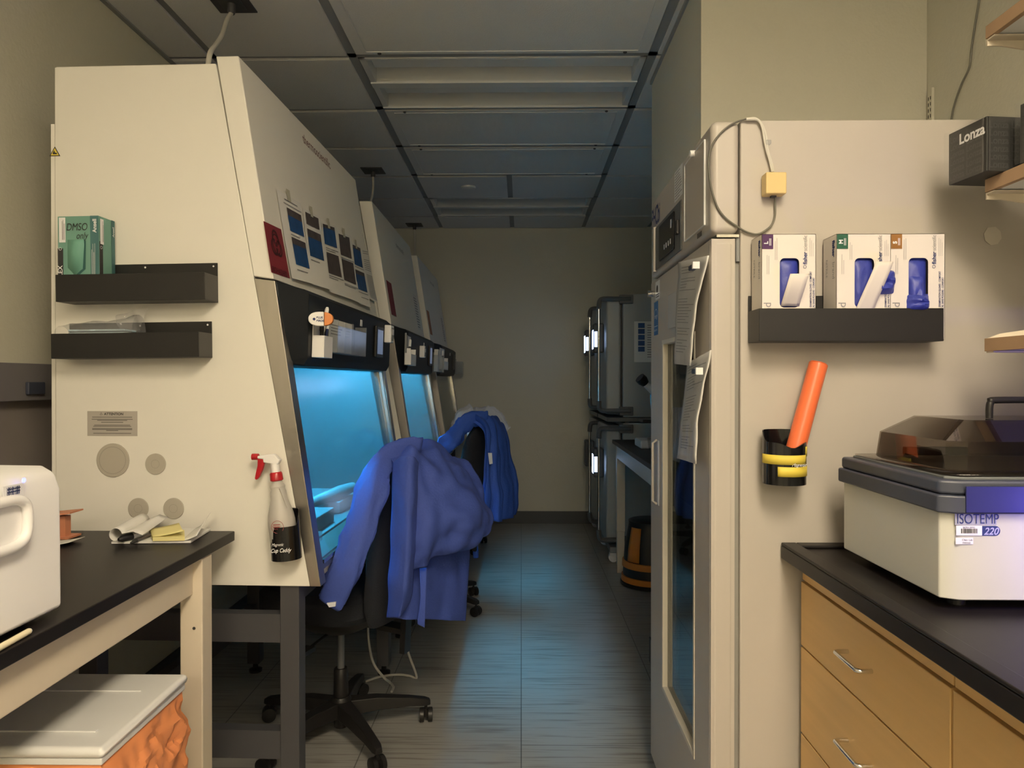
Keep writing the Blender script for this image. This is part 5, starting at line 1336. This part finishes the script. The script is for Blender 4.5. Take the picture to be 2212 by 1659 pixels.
# ================================================================== CHAIRS
def make_chair(loc, rot, label, base_rot=0):
    """local: sitter faces -x, backrest on +x"""
    t = thing('lab_chair', label, 'chair', loc, rot, 'wheeled lab chairs at the cabinets')
    L = Matrix.Translation(V(loc)) @ Matrix.Rotation(rot, 4, 'Z')
    def P(m): m.v = [L @ v for v in m.v]; return m
    obj('hub', P(MB().lathe((0,0,.03), [(.026,0),(.030,.03),(.042,.05),(.042,.105),(.034,.12)], 20)), 'black', t)
    for k in range(5):
        a = PI/2-rot+base_rot+2*PI*k/5; c, s = math.cos(a), math.sin(a); r = V((-s, c, 0)); d = V((c, s, 0))
        m = MB(); secs = [(.03,.036,.080,.136),(.14,.028,.082,.132),(.27,.022,.078,.112),(.335,.020,.070,.098),(.355,.014,.070,.090)]
        vs = []
        for q, w_, z0_, z1_ in secs:
            for sx, z in ((-1,z0_),(1,z0_),(.8,z1_),(-.8,z1_)): vs.append(d*q+r*w_*sx+V((0,0,z)))
        m.add(vs, [(i*4+j, i*4+(j+1)%4, (i+1)*4+(j+1)%4, (i+1)*4+j) for i in range(4) for j in range(4)]+[(3,2,1,0),(16,17,18,19)])
        lg = obj('leg', P(m), 'black', t, bevel=.004)
        cpt = d*.338
        ta = a+.9+k*1.3; wd = V((math.cos(ta), math.sin(ta), 0))
        m = MB().tube([cpt+V((0,0,.045)), cpt+V((0,0,.075))], .006, 8)
        for o_ in (-.017, .017): m.tube([cpt+wd*(o_-.010)+V((0,0,.028)), cpt+wd*(o_-.008)+V((0,0,.028)), cpt+wd*(o_+.008)+V((0,0,.028)), cpt+wd*(o_+.010)+V((0,0,.028))], [.022,.028,.028,.022], 18)
        m.box(cpt.x-.014, cpt.x+.014, cpt.y-.014, cpt.y+.014, .022, .052)
        obj('caster', P(m), 'black', lg)
    obj('column_sleeve', P(MB().lathe((0,0,.145), [(.026,0),(.029,.01),(.027,.11),(.024,.115)], 18)), 'black', t)
    obj('gas_column', P(MB().lathe((0,0,.25), [(.014,0),(.014,.18)], 14)), 'handlegrey', t)
    # seat pan and cushion
    m = MB(); k = 30
    def sup(rx, ry, cx, z, e=.55): return [V((cx+rx*math.copysign(abs(math.cos(2*PI*i/k))**e, math.cos(2*PI*i/k)), ry*math.copysign(abs(math.sin(2*PI*i/k))**e, math.sin(2*PI*i/k)), z)) for i in range(k)]
    def loft(ls):
        m = MB(); n = len(ls[0]); m.add([p for l in ls for p in l], [(i*n+j, i*n+(j+1)%n, (i+1)*n+(j+1)%n, (i+1)*n+j) for i in range(len(ls)-1) for j in range(n)]+[tuple(range(n-1,-1,-1)), tuple(range((len(ls)-1)*n, len(ls)*n))]); return m
    obj('seat_pan', P(loft([sup(.05,.05,0,.415,1), sup(.11,.12,0,.43,.8), sup(.19,.19,0,.475), sup(.225,.225,-.02,.505)])), 'black', t)
    obj('seat', P(loft([sup(.225,.235,-.02,.506), sup(.245,.250,-.02,.53), sup(.245,.250,-.02,.585), sup(.225,.230,-.02,.610), sup(.12,.12,-.02,.615)])), 'fabric', t)
    # backrest: curved pad, standing behind
    ls = []
    for i in range(11):
        b = i/10; z = .50+.62*b; hw = .215*(1-.10*b**3)*(.80 if i in (0,10) else (.95 if i in (1,9) else 1)); x = .250+.01*math.sin(b*PI*2)+.085*b**1.5
        th = .045*(.55 if i in (0,10) else (.9 if i in (1,9) else 1))
        l = []
        for j in range(24):
            a = 2*PI*j/24; yy = hw*math.copysign(abs(math.cos(a))**.5, math.cos(a)); xx = th*math.copysign(abs(math.sin(a))**.7, math.sin(a))
            l.append(V((x+xx-.35*yy*yy*.6, yy, z)))
        ls.append(l)
    obj('backrest', P(loft(ls)), 'fabric', t)
    obj('back_bar', P(MB().bar((.05,0,.46),(.29,0,.445),.06,.02).bar((.285,0,.36),(.30,0,.62),.022,.045,up=(0,1,0))), 'black', t)
    obj('lever', P(MB().tube([(.02,-.05,.44),(.03,-.24,.425)], .006, 8).box(.01,.05,-.29,-.23,.415,.430)), 'black', t)
    return t
make_chair((-.71, 2.78, 0), -math.radians(20), 'black wheeled lab chair at the nearest cabinet, wearing a blue gown', 0)
make_chair((-.56, 4.35, 0), -math.radians(12), 'black wheeled lab chair at the middle cabinet with a brighter blue gown', math.radians(24))
make_chair((-.62, 5.9, 0), -math.radians(10), 'wheeled lab chair at the farthest cabinet under a white coat', math.radians(10))

# ---- gown on the near chair
gw = thing('isolation_gown', 'blue isolation gown draped over the nearest chair back', 'gown', at(940, 1335, 2.55))
# cape thrown over the pad: runs from the seat side, over the top, and down the rear
rows = [
 [(846,1090,2.62),(868,1060,2.70),(905,1045,2.82),(950,1050,2.95)],
 [(838,1005,2.52),(868,985,2.62),(915,980,2.76),(968,995,2.92)],
 [(838,978,2.44),(880,960,2.54),(935,964,2.70),(995,985,2.88)],
 [(850,1000,2.39),(900,985,2.44),(965,1000,2.58),(1035,1040,2.80)],
 [(855,1060,2.37),(915,1050,2.40),(990,1065,2.50),(1058,1095,2.72)],
 [(858,1150,2.37),(918,1140,2.37),(1000,1135,2.46),(1072,1130,2.68)],
 [(856,1200,2.37),(912,1190,2.38),(985,1175,2.46),(1052,1163,2.64)],
 [(853,1243,2.38),(905,1226,2.40),(962,1198,2.48),(1018,1173,2.62)],
]
obj('gown_cape', MB().grid(cloth(rows, 60, 64, amp=.013, freq=4.5, fold=.0055, nf=2.3, seed=1, foldfade=False)), 'gown', gw, solid=.0015, angle=60)
rows = [
 [(862,1120,2.46),(905,1120,2.52),(960,1120,2.62),(1012,1130,2.74)],
 [(855,1220,2.44),(905,1220,2.50),(965,1220,2.62),(1018,1215,2.74)],
 [(848,1290,2.44),(905,1290,2.50),(965,1290,2.62),(1012,1290,2.74)],
 [(843,1334,2.44),(905,1337,2.50),(965,1340,2.62),(1008,1342,2.74)],
]
obj('gown_skirt', MB().grid(cloth(rows, 30, 40, amp=.009, fold=.006, nf=2.2, seed=4)), 'gown', gw, solid=.0015, angle=60)
rows = [
 [(848,1000,2.37),(868,985,2.33),(890,985,2.32),(905,1000,2.37)],
 [(848,1090,2.37),(868,1080,2.325),(890,1080,2.315),(903,1090,2.37)],
 [(844,1200,2.37),(862,1200,2.325),(884,1200,2.315),(898,1200,2.37)],
 [(839,1290,2.38),(856,1290,2.335),(876,1290,2.325),(890,1288,2.38)],
 [(836,1334,2.39),(852,1335,2.35),(866,1331,2.34),(878,1320,2.38)],
]
obj('front_fold', MB().grid(cloth(rows, 36, 18, amp=.004, fold=.004, nf=1.5, seed=9)), 'gown', gw, solid=.0015, angle=60)
rows = [
 [(906,1228,2.44),(922,1226,2.44)], [(908,1290,2.43),(920,1290,2.43)], [(902,1340,2.43),(918,1342,2.43)], [(903,1349,2.43),(917,1356,2.43)]]
obj('tie', MB().grid(cloth(rows, 16, 5, amp=.004, seed=3)), 'gown', gw, solid=.0015)
# sleeve hanging over the seat side
def sleeve(pts, rad, m, parent, name='sleeve', seed=0, sy=.62, n=24):
    c = cat_rom([at(*p) for p in pts], 34); k = len(c)
    rr = [a for a in [V((r,0,0)) for r in rad]]; rr = [v.x for v in cat_rom(rr, k)]
    vs = []
    for i, p in enumerate(c):
        d = (c[min(i+1,k-1)]-c[max(i-1,0)]).normalized(); x = d.cross(V((0,1,0))).normalized(); y = d.cross(x)
        for j in range(n):
            t = 2*PI*j/n
            w_ = 1+.30*noise.noise(V((math.cos(t)*1.6+seed, math.sin(t)*1.6, i*.22)))+.10*math.sin(3*t+i*.18)+.07*math.sin(7*t+i*.3)+.16*noise.noise(V((math.cos(t)*4+seed, math.sin(t)*4, i*.7)))
            vs.append(p+x*rr[i]*w_*math.cos(t)+y*rr[i]*sy*w_*math.sin(t))
    mb_ = MB().add(vs, [(i*n+j, i*n+(j+1)%n, (i+1)*n+(j+1)%n, (i+1)*n+j) for i in range(k-1) for j in range(n)])
    return obj(name, mb_, m, parent, solid=.0015, angle=50), c
sleeve([(905,972,2.50),(868,968,2.46),(835,985,2.42),(812,1020,2.37),(800,1070,2.33),(783,1130,2.29),(765,1185,2.27),(748,1235,2.26),(728,1275,2.26),(712,1302,2.27)],
       [.040,.036,.034,.042,.052,.050,.048,.052,.050,.042], 'gown', gw, seed=2, sy=.42)
a = at(716, 1303, 2.255); obj('cuff', MB().prism([a+V((-.012,-.014,.004)), a+V((.018,-.014,.008)), a+V((.016,-.014,-.006)), a+V((-.004,-.014,-.009))], (0,.008,0)), 'coat', gw)
# ---- gown on the middle chair
g2 = thing('isolation_gown', 'brighter blue gown draped over the middle chair back', 'gown', at(1075, 1115, 4.1))
rows = [
 [(1030,990,4.28),(1040,965,4.34),(1060,960,4.5),(1070,970,4.6)],
 [(1010,920,4.12),(1030,905,4.2),(1055,903,4.4),(1078,915,4.6)],
 [(1008,905,4.06),(1035,898,4.10),(1060,902,4.30),(1085,920,4.5)],
 [(1046,935,4.02),(1060,925,4.02),(1078,930,4.2),(1092,950,4.4)],
 [(1044,1000,4.02),(1062,1000,4.0),(1084,1000,4.12),(1104,1010,4.36)],
 [(1040,1060,4.02),(1062,1065,4.0),(1090,1065,4.12),(1118,1070,4.36)],
 [(1032,1110,4.04),(1058,1124,4.02),(1088,1124,4.12),(1113,1112,4.36)],
]
obj('gown_cape', MB().grid(cloth(rows, 40, 40, amp=.010, fold=.016, nf=3.4, seed=6, foldfade=False)), 'gown2', g2, solid=.0015, angle=60)
sleeve([(1050,905,4.1),(1020,903,4.06),(1000,918,4.04),(985,940,4.02),(968,960,4.0),(955,975,4.0)], [.04,.04,.045,.05,.05,.04], 'gown2', g2, seed=4)
sleeve([(1030,1120,4.30),(1025,1160,4.30),(1028,1205,4.30)], [.015,.018,.015], 'gown2', g2, name='tie', seed=5)
q = at(1058, 990, 3.97); obj('white_tag', MB().prism([q+V((-.010,0,.03)), q+V((.012,0,.03)), q+V((.016,0,-.03)), q+V((-.002,0,-.034))], (0,.006,0)), 'coat', g2)
# ---- white coat on the far chair
g3 = thing('white_coat', 'white coat draped over the farthest chair back', 'coat', at(1040, 930, 5.6))
rows = [
 [(1005,930,5.75),(1030,915,5.85),(1060,915,5.95),(1080,925,6.0)],
 [(1005,895,5.66),(1030,884,5.72),(1058,888,5.82),(1078,905,5.95)],
 [(1003,892,5.60),(1032,880,5.60),(1062,888,5.7),(1082,908,5.86)],
 [(1010,930,5.54),(1035,920,5.52),(1066,920,5.6),(1090,935,5.78)],
 [(1010,1000,5.54),(1035,1000,5.52),(1066,990,5.6),(1090,985,5.78)],
]
obj('coat_body', MB().grid(cloth(rows, 26, 30, amp=.010, fold=.012, nf=3, seed=8)), 'coat', g3, solid=.002, angle=60)
sleeve([(1050,886,5.6),(1072,900,5.55),(1086,920,5.5),(1096,930,5.5)], [.04,.045,.04,.035], 'coat', g3, seed=6)
sleeve([(1020,884,5.62),(1000,895,5.58),(988,915,5.56),(984,935,5.56)], [.04,.045,.045,.04], 'coat', g3, seed=7)

# ================================================================== cords, ceiling boxes
for (px, py, z, lab, cid) in ((500, 4, ZC-.013, 'black ceiling socket plate nearest the camera', 0), (806, 368, ZC-.013, 'black ceiling socket plate above the middle cabinet', 1), (898, 489, ZC-.013, 'black ceiling socket plate above the farthest cabinet', 2)):
    p = hitz(px, py, z)
    if cid == 2: p.y = min(p.y, 6.72); 
    t = thing('ceiling_socket', lab, 'ceiling socket', p, 0, 'ceiling power sockets')
    obj('plate', MB().box(p.x-.075, p.x+.075, p.y-.075, p.y+.075, ZC-.019, ZC-.0125), 'grey', t, bevel=.002)
    obj('socket_face', MB().box(p.x-.045, p.x+.045, p.y-.045, p.y+.045, ZC-.023, ZC-.019), 'darkgrey', t, bevel=.002)
    obj('plug', MB().lathe((p.x,p.y,ZC-.060), [(.012,0),(.016,.01),(.016,.038)], 14), 'grey', t)
    if cid == 0: pts = [V((p.x,p.y,ZC-.055)), at(490,45,2.72), at(480,75,2.60), at(466,98,2.48), at(452,122,2.36), V((at(445,130,2.34).x, 2.34, 2.34))]
    elif cid == 1: pts = [V((p.x,p.y,ZC-.055)), V((p.x,p.y-.03,ZC-.20)), V((p.x-.01,p.y-.22,ZC-.40)), V((-.95,4.55,2.34))]
    else: pts = [V((p.x,p.y,ZC-.055)), V((p.x,p.y,ZC-.3)), V((p.x,p.y-.08,2.345))]
    o = obj('power_cord', MB().tube(cat_rom(pts, 30), .0085, 10), 'whitecable'); tag(o, ['white power cord hanging to the nearest cabinet top','white power cord hanging to the middle cabinet top','white power cord hanging to the farthest cabinet top'][cid], 'cord', 'hanging power cords')
pts = [at(795,1330,3.25), at(796,1380,3.25), at(806,1430,3.15), at(828,1462,3.12)]+[hitz(x, y, .008) for x, y in ((842,1474),(850,1484),(846,1494))]
o = obj('floor_cord', MB().tube(cat_rom(pts, 40), .0055, 8), 'whitecable'); tag(o, 'white cord dropping to the floor behind the chair, left of its pair', 'cord')
pts = [at(870,1330,3.35), at(873,1370,3.35), at(882,1410,3.3)]+[hitz(x, y, .008) for x, y in ((900,1462),(885,1460),(860,1457),(820,1462),(790,1472))]
o = obj('floor_cord', MB().tube(cat_rom(pts, 50), .0055, 8), 'whitecable'); tag(o, 'white cord looping on the floor behind the chair, right of its pair', 'cord')
